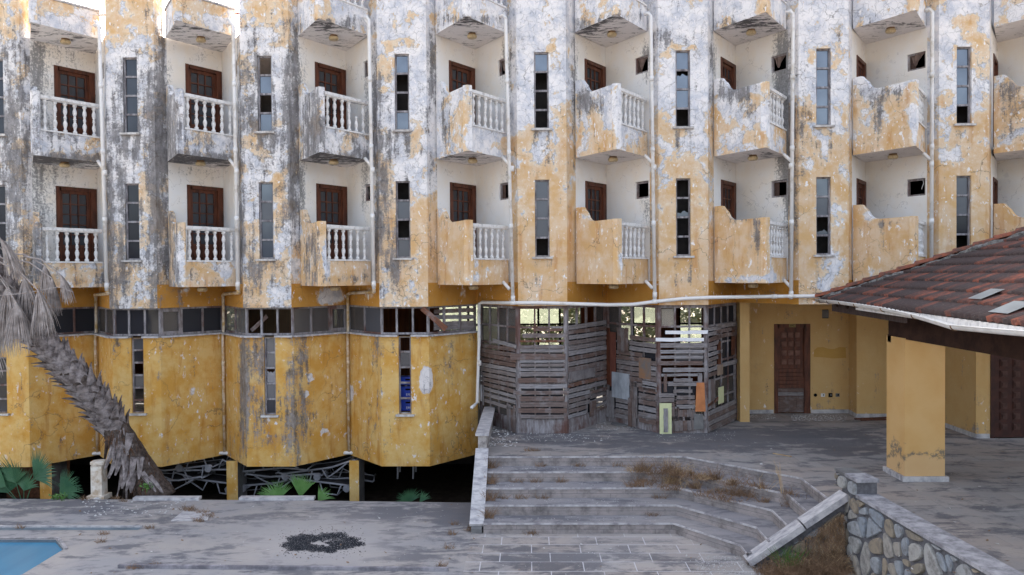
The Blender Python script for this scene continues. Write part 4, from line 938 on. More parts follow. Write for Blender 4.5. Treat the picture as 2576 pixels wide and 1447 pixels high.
o,l,lx0,lx1=paneldoor(dL,dR,ZT,-1.38,W0,M_RED,4,True)
for k in range(7): b=MB(); b.box(((lx0+lx1)/2-.0,W0+.02,ZT+.52+.105*k),(lx1-lx0+rng(-.04,0),.03,.095),0,Matrix.Rotation(rng(-.01,.01),3,'Y')); b.build('plank',[M_RED if k>1 else M_WOOD],o)
b=MB(); b.box(((lx0+lx1)/2,W0+.03,ZT+.24),(lx1-lx0,.02,.42)); 
for k in range(3): b.box((lx0+.12+.23*k,W0+.015,ZT+.26),(.15,.02,.3))
b.build('kick_panel',[M_WOOD],o)
b=MB(); b.box(((dL+dR)/2,W0-.026,-1.425),(.17,.008,.085)); b.build('sign_plate',[simple('brass_plate',(.25,.19,.06),(.18,.13,.05),8,.5,.4)],o)
def lettering(body,size,loc,mat,parent,rot=(R(90),0,0),name='lettering'):
    cu=bpy.data.curves.new(name,'FONT'); cu.body=body; cu.size=size; cu.align_x='CENTER'; cu.align_y='CENTER'; cu.extrude=.001
    t=bpy.data.objects.new(name,cu); S.collection.objects.link(t); bpy.context.view_layer.update(); me=bpy.data.meshes.new_from_object(t); bpy.data.objects.remove(t); me.materials.clear(); me.materials.append(mat)
    from mathutils import Euler
    o=bpy.data.objects.new(name,me); return link(o,parent,Matrix.Translation(loc)@Euler(rot).to_matrix().to_4x4())
lettering('WC',.075,((dL+dR)/2,W0-.032,-1.425),M_BLACK,o)
o2,_,_,_=paneldoor(10.08,11.36,ZT,-1.55,-.5,simple('dark_red_wood',(.07,.022,.014),(.035,.012,.01),4,.6,.3),8,False)
# patch of fresher paint, skirting, sockets
def blob_sheet(name,pts,mat,par,y): q=MB(); q.poly([(p[0],y,p[1]) for p in pts]); q.build(name,[mat],par)
pp=[PY(x,y,W0) for x,y in ((2047,898),(2047,882),(2056,874),(2070,873),(2085,878),(2098,878),(2112,873),(2127,874),(2128.5,900),(2098,902),(2070,899))]
blob_sheet('paint_patch',[(p[0],p[2]) for p in pp],M_PATCH,H,W0-.004)
g=MB()
for a,b in zip(wcp[3:],wcp[4:]+[]):
    d=Vector((b[0]-a[0],b[1]-a[1])).normalized(); n=Vector((d.y,-d.x))*.012
    parts=[(a,b)] if not(abs(a[1]-W0)<.01 and abs(b[1]-W0)<.01) else [(a,(dL-.02,W0)),((dR+.02,W0),b)]
    for p,q in parts: g=MB(); g.span((p[0]+n.x,p[1]+n.y,ZT+.05),(q[0]+n.x,q[1]+n.y,ZT+.05),.02,.10); g.build('skirting',[M_MARBLE],H)
for k,(x,m) in enumerate(((2051,M_BLACK),(2070,M_SOCK),(2089,M_BLACK),(2107,M_COLD))):
    c=PY(x,994,W0); q=MB(); 
    if k==0: q.lathe([(0,.045),(.012,.045)],n=14); q.build('socket',[m],H,M=Matrix.Translation((c[0],W0-.001,c[2]))@Matrix.Rotation(R(90),4,'X'))
    else:
        q.box((c[0],W0-.006,c[2]),(.105,.012,.09+.02*(k==2))); so_=q.build('socket',[m],H); q=MB(); q.box((c[0]+.01,W0-.014,c[2]+.005),(.03,.01,.05)); q.build('socket_hole',[M_COLD if k!=3 else M_BLACK],so_)

# ---- drain pipes
def pipe(pts,r=.043,mat=M_PVC,joints=(),name='drainpipe'):
    o=MB().tube(pts,r,12).build(name,[mat],H,smooth=True)
    for (j,dirv) in joints:
        q=MB(); d=Vector(dirv).normalized(); j=Vector(j); q.tube([j-d*.06,j+d*.06],r*1.22,12); q.build('pipe_joint',[mat],o,smooth=True)
    return o
PXL=[(250,268),(587,598),(928,940),(1272,1290),(1637,1647),(1995,1990),(2345,2343)]
for bi in range(8):
    x,y=Vp(bi,'R'); top=5.62+.25
    if bi<7: xa=PY(PXL[bi][0],100,-.09)[0]; xb=PY(PXL[bi][1],700,-.09)[0]
    else: xa=xb=x-.03
    zt=PY(xa if False else 1288,62 if bi>1 else 76,-.09)[2]; zt=5.95 if bi>1 else 5.86
    zbot=-.32 if bi<3 else -.72
    if bi==3: zbot=-.68
    if bi>=4: zbot=-.62
    js=[((xa+(xb-xa)*t,-.09,zt+(zbot-zt)*t),(0,0,1)) for t in (.22,.47,.73)]+[((xb,-.09,zbot+.12),(0,0,1)),((xb,-.09,2.46),(0,0,1))]
    p_=pipe([(xa-.14,-.02,zt+.06),(xa-.05,-.07,zt+.07),(xa,-.09,zt),(xb,-.09,zbot)],joints=js)
    for zz in (2.62,-.30 if bi>=3 else 5.9):
        q=MB(); q.tube([(xa+(xb-xa)*.5-.17,.0,zz+.13),(xa+(xb-xa)*.55-.02,-.08,zz-.05)],.04,10); q.build('pipe_branch',[M_PVC],p_,smooth=True)
    if bi<3:
        vx,vy=BX[bi]+.03,YV-.08
        pipe([(xb,-.09,zbot),(xb,-.02,zbot-.07),(vx+.12,vy-.25,zbot-.12),(vx,vy-.02,zbot-.17),(vx,vy,-.5)],.04,M_PVC if False else M_PVCO,name='drainpipe')
        dx=(0,.0,.0)[bi]
        pipe([(vx,vy,-.45),(vx+dx,vy-.0,-1.3),(vx+dx,vy-.06,-1.6),(vx+dx+.0,vy-.04,-4.45)],.036,M_PVCO,joints=[((vx,vy-.05,-2.2),(0,0,1)),((vx,vy-.05,-3.2),(0,0,1))])
        pipe([(vx-.5,vy+.05,-4.52),(vx,vy-.04,-4.48),(vx+.45,vy+.02,-4.52)],.045,M_PVC)
a_=[PY(x,y,Y) for x,y,Y in ((1205,790,1.1),(1206,764,1.1),(1213,761,1.0),(1258,762,.5),(1290,762,-.09),(1361,762,-.12),(1428,764,-.12),(1531,767,-.12),(1592,766,-.12),(1647,759,-.12),(1717,751.6,-.12),(1787,748.5,-.12),(1948,746,-.12),(2066,744.6,-.12),(2300,743,-.12))]
pipe([tuple(p) for p in a_],.042,joints=[(tuple(a_[4]),(1,0,0)),(tuple(a_[9]),(1,0,0)),(tuple(a_[12]),(1,0,0))])
vx=BX[3]+.02; p1=PY(1205,790,1.1); p2=PY(1200,1000,1.1)
pipe([tuple(p1),(p1[0],1.1,-1.6),(p2[0],1.1,PY(1200,1012,1.1)[2]),tuple(PY(1193,1020,.8)),tuple(PY(1186,1026,.6))],.04,M_PVC,joints=[((p1[0],1.1,-2.2),(0,0,1))])

# ---- basement columns
for bi in (0,1,2):
    b=[(100,130),(570,598),(879,903)][bi]
    x0=PY(b[0],1200,.75)[0]; x1=PY(b[1],1200,.75)[0]; g=MB(); g.quad((x0,.75,-5.78),(x1,.75,-5.78),(x1,.75,ZB),(x0,.75,ZB),0); g.quad((x1,.75,-5.78),(x1,1.4,-5.78),(x1,1.4,ZB),(x1,.75,ZB),1); g.quad((x0,1.4,-5.78),(x0,.75,-5.78),(x0,.75,ZB),(x0,1.4,ZB),1); g.quad((x1,1.4,-5.78),(x0,1.4,-5.78),(x0,1.4,ZB),(x1,1.4,ZB),1)
    g.build('basement_column',[M_GR,M_COLD],H,stain=gs)
g=MB(); g.quad((-20,5.5,-5.78),(XR,5.5,-5.78),(XR,5.5,ZB),(-20,5.5,ZB)); g.build('basement_wall',[M_DARKIN],H)
g=MB(); x0=PY(150,1200,1.6)[0]; g.quad((x0-1.6,1.9,-5.78),(x0+.1,1.9,-5.78),(x0+.1,1.9,ZB),(x0-1.6,1.9,ZB)); g.build('basement_brick_wall',[simple('rough_brick',(.16,.075,.045),(.08,.04,.025),9,.95,.1)],H)
# red rail seen on the roof terrace
for X0,X1 in ((-12.3,-10.3),(-9.1,-7.1)):
    g=MB(); g.tube([(X0,1.6,6.72),(X1,1.6,6.70)],.03,8); g.tube([(X1-.5,1.6,6.7),(X1-.5,1.6,5.84)],.02,6); g.build('roof_rail',[M_RAILR],H)
g=MB(); g.box((-12.2,2.4,6.2),(.9,.2,.75)); g.box((-9.1,2.4,6.2),(.7,.2,.8)); g.build('roof_parapet',[M_UP],H,stain=ST)

# ================================================================ stair side walls
XP0,XP1=-1.45,-1.21
t=thing('stair_parapet','low plastered wall with white marble coping at the left side of the steps','wall',(-1.33,-2,ZD))
g=MB(); g.prism([(XP0+.03,-1.98),(XP1-.03,-1.98),(XP1-.03,1.3),(XP0+.03,1.3)],ZD-.9,-3.39); g.build('parapet_body',[simple('grimy_whitewash',(.5,.46,.43),(.2,.18,.175),5,.9,.15)],t)
g=MB(); n=6
for k in range(1): g.box(((XP0+XP1)/2,-.35,-3.36),(.28,3.36,.06))
g.build('coping',[M_MARBLE],t)
g=MB(); a=(-1.33,-2.06,-3.66); b=(-1.33,-3.95,-4.66); g.span(a,b,.27,.055,0,(0,0,1)); g.build('sloping_coping',[M_MARBLE],t)
g=MB(); g.add([(XP0+.02,-2.0,ZD-.1),(XP0+.02,-4.0,ZD-.1),(XP0+.02,-4.0,-4.71),(XP0+.02,-2.0,-3.68),(XP1-.02,-2.0,ZD-.1),(XP1-.02,-4.0,ZD-.1),(XP1-.02,-4.0,-4.71),(XP1-.02,-2.0,-3.68)],[(0,3,2,1),(4,5,6,7),(1,2,6,5),(2,3,7,6),(0,4,7,3)]); g.build('stair_cheek',[M_COLD],t)
# right stone wall -------------------------------------------------
SWX=4.80; 
q0=PZ(2112,1238,-3.62); q1=PZ(1905,1413,-4.62)
ywall=q0[1]
t=thing('stone_wall','retaining wall of crazy-paved blue and tan stones with grey marble coping','wall',(5.5,-8,ZD))
def voro(w,h,n,seed,ax=1.0):
    rs=random.Random(seed); P=[(rs.uniform(-.2,w+.2),rs.uniform(-.2,h+.2)) for _ in range(n)]
    for _ in range(1): pass
    out=[]
    for i,p in enumerate(P):
        poly=[(0,0),(w,0),(w,h),(0,h)]
        for j,q in enumerate(P):
            if i==j: continue
            if abs(q[0]-p[0])>1.6 or abs(q[1]-p[1])>1.6: continue
            mx,my=(p[0]+q[0])/2,(p[1]+q[1])/2; dx,dy=q[0]-p[0],q[1]-p[1]
            a=(mx,my); b=(mx-dy,my+dx); poly=clip(poly,a,b,True)
            if len(poly)<3: break
        if len(poly)>=3: out.append(poly)
    return out
def stones(name,M,w,h,n,seed,parent,shape=None,topf=None):
    g=MB(); rs=random.Random(seed+1)
    for poly in voro(w,h,n,seed):
        if topf:
            for (a,b) in topf: poly=clip(poly,a,b,True)
            if len(poly)<3: continue
        cx_=sum(p[0] for p in poly)/len(poly); cy_=sum(p[1] for p in poly)/len(poly)
        area=abs(sum(poly[i][0]*poly[(i+1)%len(poly)][1]-poly[(i+1)%len(poly)][0]*poly[i][1] for i in range(len(poly))))/2
        if area<.004: continue
        rr=math.sqrt(area/3.14); k=max(.3,1-.030/rr)
        # smooth the corners: chaikin
        for _ in range(2):
            o_=[]
            for i in range(len(poly)):
                a,b=poly[i],poly[(i+1)%len(poly)]; o_+=[(a[0]*.75+b[0]*.25,a[1]*.75+b[1]*.25),(a[0]*.25+b[0]*.75,a[1]*.25+b[1]*.75)]
            poly=o_
        m=len(poly); dj=[rs.uniform(-.008,.008) for _ in range(m)]
        ring=lambda s,d: [(cx_+(p[0]-cx_)*s,d,cy_+(p[1]-cy_)*s) for p in poly]
        d0=-rs.uniform(.02,.055); vs=ring(k,0)+ring(k*.98,d0*.7)+ring(k*.9,d0)
        vs=[tuple(M@Vector(v)) for v in vs]; tn=rs.random()
        g.add(vs,[(i,(i+1)%m,m+(i+1)%m,m+i) for i in range(m)]+[(m+i,m+(i+1)%m,2*m+(i+1)%m,2*m+i) for i in range(m)]+[tuple(range(2*m,3*m))],0,tn)
    return g.build(name,[M_STONE],parent,tint=True)
Lw=9.0; ztop=-3.56; g=MB()
g.prism([(SWX,ywall-Lw),(SWX+.3,ywall-Lw),(SWX+.3,ywall),(SWX,ywall)],ZD-1.2,ztop-.001); g.prism([(SWX-.16,ywall-.62),(SWX+.3,ywall-.62),(SWX+.3,ywall+.06),(SWX-.16,ywall+.06)],ZD,-3.36) if False else None
g.prism([(SWX-.003,ywall-.55),(SWX+.303,ywall-.55),(SWX+.303,ywall+.22),(SWX-.003,ywall+.22)],ztop,-3.32); g.build('mortar_core',[M_MORT],t)
M1=Matrix(((0,-1,0,0),(-1,0,0,0),(0,0,1,0),(0,0,0,1)))  # u -> -Y ; d -> +/-X
M1=Matrix(((0,1,0,SWX),(-1,0,0,ywall),(0,0,1,ZD-.8),(0,0,0,1)))
stones('stonework',M1,7.0,ztop-ZD+.8-.01,235,3,t)
M1b=Matrix(((0,1,0,SWX-.003),(-1,0,0,ywall+.22),(0,0,1,ztop),(0,0,0,1))); stones('stonework',M1b,.77,.24,9,8,t)
g=MB(); g.box((SWX+.14,ywall-.55-Lw/2,ztop+.03),(.36,Lw,.05)); g.build('coping',[M_COPE],t); g=MB(); g.box((SWX+.15,ywall-.36,-3.295),(.36,.42,.05),0); g.box((SWX+.15,ywall+.05,-3.30),(.34,.38,.04),1); g.build('post_coping',[M_COPE,M_COLD],t)
Mr=Matrix.Translation((SWX,ywall,0))@Matrix.Rotation(R(3.6),4,'Z')@Matrix.Translation((-SWX,-ywall,0)); t.matrix_world=Mr@WM[t.name]
t=thing('stair_end_wall','triangular stone wall with sloping white marble coping at the right end of the steps','wall',(4.5,-5.6,ZD))
yw=-5.66; xa,za=SWX,-3.66; xb,zb_=q1[0],-4.72
g=MB(); g.add([(xa,yw,ZD-.6),(xb,yw,ZD-.6),(xb,yw,zb_-.03),(xa,yw,za-.03),(xa,yw+.2,ZD-.6),(xb,yw+.2,ZD-.6),(xb,yw+.2,zb_-.03),(xa,yw+.2,za-.03)],[(0,3,2,1),(4,5,6,7),(3,7,6,2),(1,2,6,5)]); g.build('mortar_core',[M_MORT],t)
Ms=Matrix(((1,0,0,xb),(0,1,0,yw),(0,0,1,ZD-.5),(0,0,0,1))); stones('stonework',Ms,xa-xb,1.7,42,21,t,topf=[((xa-xb,za-ZD+.5-.16),(0,zb_-ZD+.5-.16))])
g=MB(); u=(xb-.08,yw+.03,zb_+.0); v=(xa+.0,yw+.03,za+.03); mid=[u[i]*.45+v[i]*.55 for i in range(3)]; g.span(u,mid,.30,.10,0); g.span([mid[0]+.02,mid[1],mid[2]+.02],v,.30,.10,0); g.build('sloping_coping',[M_MARBLE],t)

# ================================================================ PAVILION
t=thing('tiled_pavilion','open pavilion with red and black clay tiled hip roof on an ochre column','pavilion',(6.78,-3.9,ZT))
cxp,cyp=6.78,-3.86
g=MB(); g.grid((cxp-.36,cyp-.36,ZT+.08),(.72,0,0),(0,0,2.5),6,20); g.grid((cxp+.36,cyp-.36,ZT+.08),(0,.72,0),(0,0,2.5),6,20); g.grid((cxp-.36,cyp+.36,ZT+.08),(0,-.72,0),(0,0,2.5),6,20); g.grid((cxp+.36,cyp+.36,ZT+.08),(-.72,0,0),(0,0,2.5),6,20)
def colmat():
    t_=NT('column_plaster'); p=t_.pos(); sep=t_.n('ShaderNodeSeparateXYZ'); t_.l(p,sep.inputs[0])
    base=t_.mix(t_.ramp(t_.noise(p,1.4,6),.4,.65),(.64,.41,.18),(.60,.36,.14)); n=t_.noise(p,2.2,7,.6)
    zz=t_.math('ADD',sep.outputs[2],t_.math('MULTIPLY',t_.math('SUBTRACT',n,.5),-1.6)); band=t_.math('MULTIPLY',t_.ramp(zz,-3.50,-3.42),t_.ramp(zz,-3.36,-3.28,1,0)); 
    band=t_.math('MULTIPLY',band,t_.ramp(t_.noise(p,16,6,.7),.42,.52)); col=t_.mix(t_.math('MULTIPLY',band,.8),base,(.13,.13,.12)); col=t_.mix(t_.ramp(zz,-3.5,-3.42,.4,0),col,(.62,.42,.25))
    return t_.fin(col,.9,.15)
g.build('column',[colmat()],t)
g=MB(); g.box((cxp,cyp,ZT+.045),(.82,.82,.09)); g.build('column_plinth',[M_MARBLE],t)
# roof planes
Et=PZ(2066,753,-.60); En=PZ(2576,817,-.60); ed=Vector((En[0]-Et[0],En[1]-Et[1],0)).normalized(); Et=Vector((Et[0],Et[1],-.60)); 
up=Vector((-ed.y,ed.x,0)); 
if up.x<0: up=-up
SL=.44; sdir=(up+Vector((0,0,SL))).normalized(); nrm=ed.cross(sdir); 
if nrm.z<0: nrm=-nrm
LEN=12.5; course=.345; NC=13; cosS=1/math.sqrt(1+SL*SL)
ribp=.105; du=ribp/6; g=MB(); rs=random.Random(4)
def hipu(s): return s*cosS*1.0      # hip at 45 degrees in plan
for c in range(NC):
    s0=c*course; u_lo=hipu(s0); nU=int((LEN-u_lo)/du)
    offs=(c%2)*.105
    rows=[]; ss=[0,.03,.5,1.0]; hh=[.0,.045,.03,.008]
    verts=[]
    for si,hv in zip(ss,hh):
        s=s0+si*course
        for i in range(nU+1):
            u=u_lo+i*du; rib=abs(math.sin(math.pi*(u+offs)/ribp))**.7*.022; 
            h=(hv+rib) if si>0 else -.01+rib*.6
            uu=max(u,hipu(s)); p=Et+ed*uu+sdir*(s-(.03 if si<=.03 else 0)+.012*math.sin(u*31+c))+nrm*h; verts.append(p)
    base=len(g.v); g.v+=[tuple(v) for v in verts]; n1=nU+1; tint={}
    for r_ in range(3):
        for i in range(nU):
            u=u_lo+i*du
            if max(u+du,0)<=hipu(s0+ss[r_]*course)+.0: continue
            k=int((u+offs)/.21); 
            if k not in tint: tint[k]=rs.random()*.75 if rs.random()<.84 else rs.uniform(.75,1)
            g.f.append((base+r_*n1+i,base+r_*n1+i+1,base+(r_+1)*n1+i+1,base+(r_+1)*n1+i)); g.m.append(0); g.t.append(tint[k])
g.build('tiled_roof_slope',[M_TILE],t,smooth=True,tint=True)
# far slope, underside
hip_top=Et+ed*hipu(NC*course)+sdir*(NC*course); far_d=up*1.0
ridge_h=hip_top; g=MB(); ft=Et+up*8.0
g.add([tuple(Et),tuple(Et+up*10),tuple(Et+up*10+ed*4.0+Vector((0,0,4.0*SL))),tuple(hip_top)],[(0,1,2,3)],0,.3); g.build('tiled_roof_far_slope',[M_TILE],t,tint=True)
g=MB(); a=Et+Vector((0,0,-.06))+up*.05; g.add([tuple(a),tuple(a+ed*LEN),tuple(a+ed*LEN+up*5+Vector((0,0,2.0))),tuple(a+ed*4.6+up*4.6+Vector((0,0,1.95)))],[(0,1,2,3)]); g.quad(tuple(a),tuple(a+ed*4.6+up*4.6+Vector((0,0,1.95))),tuple(a+up*8+ed*4.6+Vector((0,0,1.95))),tuple(a+up*8)); g.build('roof_underside',[M_BOARD],t)
# hip ridge caps on mortar
hd=(hip_top-Et); hl=hd.length; hd.normalize(); g=MB(); gm=MB(); L_=0; k=0; side=hd.cross(Vector((0,0,1))).normalized(); upn=side.cross(hd)
while L_<hl-.2:
    a=Et+hd*(L_-.06)+upn*(.085); b=Et+hd*(L_+.40)+upn*(.065); ring=[]
    vs=[]; n=9
    for (p,r_) in ((a,.13),(a+hd*.06,.115),(b,.095)):
        for q in range(n):
            an=math.pi*q/(n-1); vs.append(p+side*math.cos(an)*r_+upn*(math.sin(an)*r_*.75-.02))
    g.add(vs,[(i*n+q,i*n+q+1,(i+1)*n+q+1,(i+1)*n+q) for i in range(2) for q in range(n-1)]+[tuple(range(n))],0,0); L_+=.38
mp=[Et+hd*(hl*i/60)+side*rng(-.06,.06)+upn*rng(.0,.03)+(ed-hd*ed.dot(hd)).normalized()*.15 for i in range(61)]
gm.tube(mp,[rng(.05,.085) for _ in mp],9)
g.build('hip_tiles',[M_RIDGE],t,smooth=True); gm.build('ridge_mortar',[M_MORTAR],t)
# two translucent tiles
for (x,y) in ((2486,752),(2550,787)):
    d=Vector(ray(x,y)); o_=Vector(cC); tt=(Et-o_).dot(nrm)/d.dot(nrm); p=o_+d*tt+nrm*.075; g=MB(); w_=.40 if x<2500 else .5
    e1=ed*w_; e2=sdir*.33; g.add([tuple(p-e1/2-e2/2),tuple(p+e1/2-e2/2),tuple(p+e1/2+e2/2),tuple(p-e1/2+e2/2)],[(0,1,2,3)]); g.build('skylight_tile',[M_STONEW],t)
# fascia, gutter, beams
g=MB(); a=Et+Vector((0,0,-.02)); g.span(tuple(a+ed*2.6+Vector((0,0,-.05))),tuple(a+ed*LEN+Vector((0,0,-.05))),.03,.09); g.build('white_fascia',[M_WHITE],t)
gp=[(2057,757),(2110,762),(2154,768),(2224,779),(2306,797),(2350,810),(2396,824),(2450,829),(2504,834),(2576,840)]
gut=[]; 
for i,(x,y) in enumerate(gp):
    # the gutter hangs just outside the eave: intersect with a vertical plane along the eave
    nn=Vector((ed.y,-ed.x,0)); 
    if nn.x>0: nn=-nn
    pl0=Et+nn*.09; d=Vector(ray(x,y)); o_=Vector(cC); tt=(pl0-o_).dot(nn)/d.dot(nn); p=o_+d*tt; gut.append(p)
gut.append(gut[-1]+(gut[-1]-gut[-2])*3)
vs=[]; n=8
for p in gut:
    for q in range(n):
        an=math.pi+math.pi*q/(n-1); vs.append(p+nn*(-math.cos(an)*.06)+Vector((0,0,math.sin(an)*.06+.03)))
g=MB(); g.add(vs,[(i*n+q,(i+1)*n+q,(i+1)*n+q+1,i*n+q+1) for i in range(len(gut)-1) for q in range(n-1)]+[tuple(range(n))]); 
g.tube([tuple(p+nn*.06+Vector((0,0,.035))) for p in gut],.010,6)
g.build('gutter',[simple('white_gutter',(.8,.79,.77),(.68,.66,.63),4,.4,.4)],t,smooth=True)
for k in (.35,1.0,1.9,2.9,4.4,5.8,7.2):
    # brackets along the gutter
    acc=0
    for a,b in zip(gut,gut[1:]):
        l=(b-a).length
        if acc+l>k: p=a+(b-a)*((k-acc)/l); br=MB(); br.tube([tuple(p+nn*(-math.cos(math.pi+math.pi*q/6)*.066)+Vector((0,0,math.sin(math.pi+math.pi*q/6)*.066+.03))) for q in range(7)],.008,5); br.build('gutter_bracket',[M_LAMPB],t); break
        acc+=l
bx0=cxp-.36; g=MB()
b0=PX(2243,812,bx0+.08)
zc=ZT+2.56; g.add([(bx0+.02,b0[1],zc+.0),(bx0+.02,-14,zc-.02),(bx0+.02,-14,zc+.52),(bx0+.02,b0[1],zc+.52),(bx0+.12,b0[1],zc+.0),(bx0+.12,-14,zc-.02),(bx0+.12,-14,zc+.52),(bx0+.12,b0[1],zc+.52)],[(0,3,2,1),(4,5,6,7),(0,4,7,3),(0,1,5,4)]); g.span((bx0+.1,b0[1]+.03,zc+.25),(13,b0[1]+.03,zc+.25),.06,.52)
g.box((bx0+.15,b0[1]-.08,zc-.03),(.3,.14,.14)); g.build('wooden_beam',[M_BOARD],t)
g=MB(); p=Et+ed*.35+up*.16+Vector((0,0,-.17)); q_=Et+ed*4.6+up*.20+Vector((0,0,-.17)); g.span(tuple(p),tuple(q_),.05,.15); g.build('eave_board',[simple('grey_brown_timber',(.085,.06,.055),(.045,.03,.027),4,.8,stretch=(1,5,1))],t)
for k in range(9): g=MB(); p=Et+ed*(.8+k*.75); g.span(tuple(p+up*.1+Vector((0,0,-.10))),tuple(p+up*3+Vector((0,0,-.10+2.9*SL))),.06,.09); g.build('rafter',[M_BOARD],t)

# ================================================================ PALM TREE
random.seed(21)
base=PY(398,1262,-1.1); 
cl=[(402,1262,-1.15,.50),(372,1215,-1.15,.44),(340,1160,-1.2,.40),(300,1095,-1.25,.37),(262,1035,-1.35,.36),(215,975,-1.5,.35),(160,915,-1.6,.33),(110,860,-1.7,.31),(62,800,-1.8,.30),(15,735,-1.9,.28),(-40,655,-2.0,.26)]
pth=[Vector(PY(x,y,Y)) for x,y,Y,r in cl]; rad=[r*.78 for *_,r in cl]
t=thing('palm_tree','leaning palm with ragged grey leaf bases and a hanging skirt of dead fronds','palm tree',tuple(pth[0]))
pp=[];rr=[]
for i in range(len(pth)-1):
    for k in range(5): s=k/5; pp.append(pth[i].lerp(pth[i+1],s)); rr.append((rad[i]*(1-s)+rad[i+1]*s)*(1+rng(-.04,.04)))
pp.append(pth[-1]); rr.append(rad[-1]); g=MB().tube(pp,rr,22); trunk=g.build('trunk',[M_TRUNK],t,smooth=True)
def boot(g,p,axis,outd,L,w,m=0,curl=.3,droop=0):
    # leaf base: broad clasping foot narrowing to a blunt point, curved outward; folded along its middle
    sidev=axis.cross(outd).normalized(); N=6; vs=[]
    for k in range(N+1):
        s=k/N; c=p+axis*(L*s*(1-.15*s))+outd*(curl*L*s**1.3)+Vector((0,0,-droop*L*s*s)); ww=w*(1-s**1.9)+.018; th=.03*(1-s)+.010; fold=ww*.35
        for (a_,o_) in ((-1,-fold),(-.5,-.05*ww),(0,th),(.5,-.05*ww),(1,-fold),(0,-th)): vs.append(c+sidev*(a_*ww)+outd*o_)
    fs=[(k*6+q,k*6+(q+1)%6,(k+1)*6+(q+1)%6,(k+1)*6+q) for k in range(N) for q in range(6)]+[tuple(N*6+q for q in range(6))]
    g.add(vs,fs,m)
def along(s):
    s=max(0,min(s,len(pp)-1.001)); i=int(s); f=s-i; return pp[i].lerp(pp[i+1],f),(pp[i+1]-pp[i]).normalized(),rr[i]
g=MB(); s=15.5; phi=0
while s<len(pp)-1:
    p,ax,r_=along(s); o1=ax.orthogonal().normalized(); o2=ax.cross(o1)
    od=(o1*math.cos(phi)+o2*math.sin(phi)).normalized(); edge=s<19
    boot(g,p+od*(r_*.88),ax,od,rng(.34,.46),rng(.15,.20),0,rng(.3,.6),droop=rng(0,.12)); phi+=2.4+rng(-.15,.15); s+=.19
g.build('leaf_bases',[M_BOOT],t)
g=MB()  # broken hanging boots and fibres around the lower edge
for k in range(26):
    p,ax,r_=along(rng(8,17)); o1=ax.orthogonal().normalized(); o2=ax.cross(o1); ph=rng(0,6.28); od=(o1*math.cos(ph)+o2*math.sin(ph)).normalized()
    if od.y>.3: od=-od
    boot(g,p+od*(r_*.95),Vector((rng(-.25,.15),-.1,-1)).normalized(),od,rng(.35,.75),rng(.035,.07),0,rng(.0,.2))
for (x,y,x2,y2) in ((300,1110,292,1190),(325,1090,318,1150),(285,1120,262,1190),(335,1150,330,1210),(352,1150,350,1215),(310,1180,308,1238),(355,1190,400,1245),(332,1190,330,1248),(375,1200,418,1248),(340,1185,322,1215)):
    a=Vector(PY(x,y,-1.55)); b=Vector(PY(x2,y2,-1.6)); boot(g,a,(b-a).normalized(),Vector((0,-1,0)),(b-a).length,rng(.05,.08),0,.05)
g.build('broken_leaf_bases',[M_BOOT],t)
g=MB()
for k in range(900):
    p,ax,r_=along(rng(4,16.5)); o1=ax.orthogonal().normalized(); o2=ax.cross(o1); ph=rng(0,6.28); od=(o1*math.cos(ph)+o2*math.sin(ph)).normalized(); a=p+od*(r_*1.0); L=rng(.08,.3); dv=(Vector((rng(-.6,.6),rng(-.3,.1),-1))+od*rng(0,.5)).normalized(); b=a+dv*L; sv=dv.cross(od).normalized()*rng(.004,.012)
    g.add([a-sv,a+sv,b+od*.01],[(0,1,2)],0 if k%3 else 1)
g.build('trunk_fibre',[M_FIBRE,M_TRUNK],t)
def blade(g,pts,w,m=0):
    vs=[];n=len(pts)
    for k,p in enumerate(pts):
        d=(pts[min(k+1,n-1)]-pts[max(k-1,0)]).normalized(); sv=d.cross(Vector((rng(-.2,.2),-1,rng(-.2,.2)))).normalized()*w*(1-(k/(n-1))**2*.85); vs+=[p-sv,p+sv]
    g.add(vs,[(2*k,2*k+1,2*k+3,2*k+2) for k in range(n-1)],m)
def dead_frond(hub,tip_dir,L,nb,spread,petfrom,nm='dead_frond'):
    g=MB(); hub=Vector(hub); pf=Vector(petfrom); mid=(hub+pf)/2+Vector((0,0,.12)); g.tube([pf,mid,hub],[.022,.016,.012],6)
    td=Vector(tip_dir).normalized(); sd_=Vector((1,0,0)) if abs(td.z)>.5 else Vector((0,0,1)); sd_=(sd_-td*sd_.dot(td)).normalized()
    for k in range(nb):
        a=(k/(nb-1)-.5)*spread; d=(td*math.cos(a)+sd_*math.sin(a)+Vector((0,rng(-.25,.25),0))).normalized(); l=L*rng(.7,1.05); P=[]; p=hub.copy(); v=d.copy()
        for q in range(7): P.append(p.copy()); p=p+v*(l/6); v=(v+Vector((rng(-.06,.06),rng(-.05,.05),-.22))).normalized()
        blade(g,P,rng(.006,.013))
    return g.build(nm,[M_DEAD],t)
cr_=pth[-1]
def FP(x,y,Y): return PY(x,y,Y)
FR=[((112,668),(.15,0,-1),.75,60,.7,(10,640)),((60,700),(.2,0,-1),.95,60,.9,(-40,630)),((20,720),(.05,0,-1),1.1,60,.9,(-60,640)),((150,690),(.5,0,-1),.62,44,.5,(60,645)),((95,730),(.25,0,-1),.95,55,.8,(0,660)),((40,760),(.1,0,-1),1.05,60,.9,(-30,680)),((0,780),(0,0,-1),1.0,60,.9,(-60,690)),((80,790),(.3,0,-1),.6,46,.8,(0,700)),((130,700),(.1,0,-1),.75,50,.45,(20,650)),((20,640),(.8,0,-.9),.7,40,.5,(-60,600)),((0,600),(.7,0,-1),.9,36,.5,(-60,560)),((-15,700),(.1,0,-1),1.6,50,.6,(-60,650)),((65,800),(.35,0,-1),.5,40,.8,(20,740)),((-30,840),(.2,0,-1),.9,40,.9,(-60,720))]
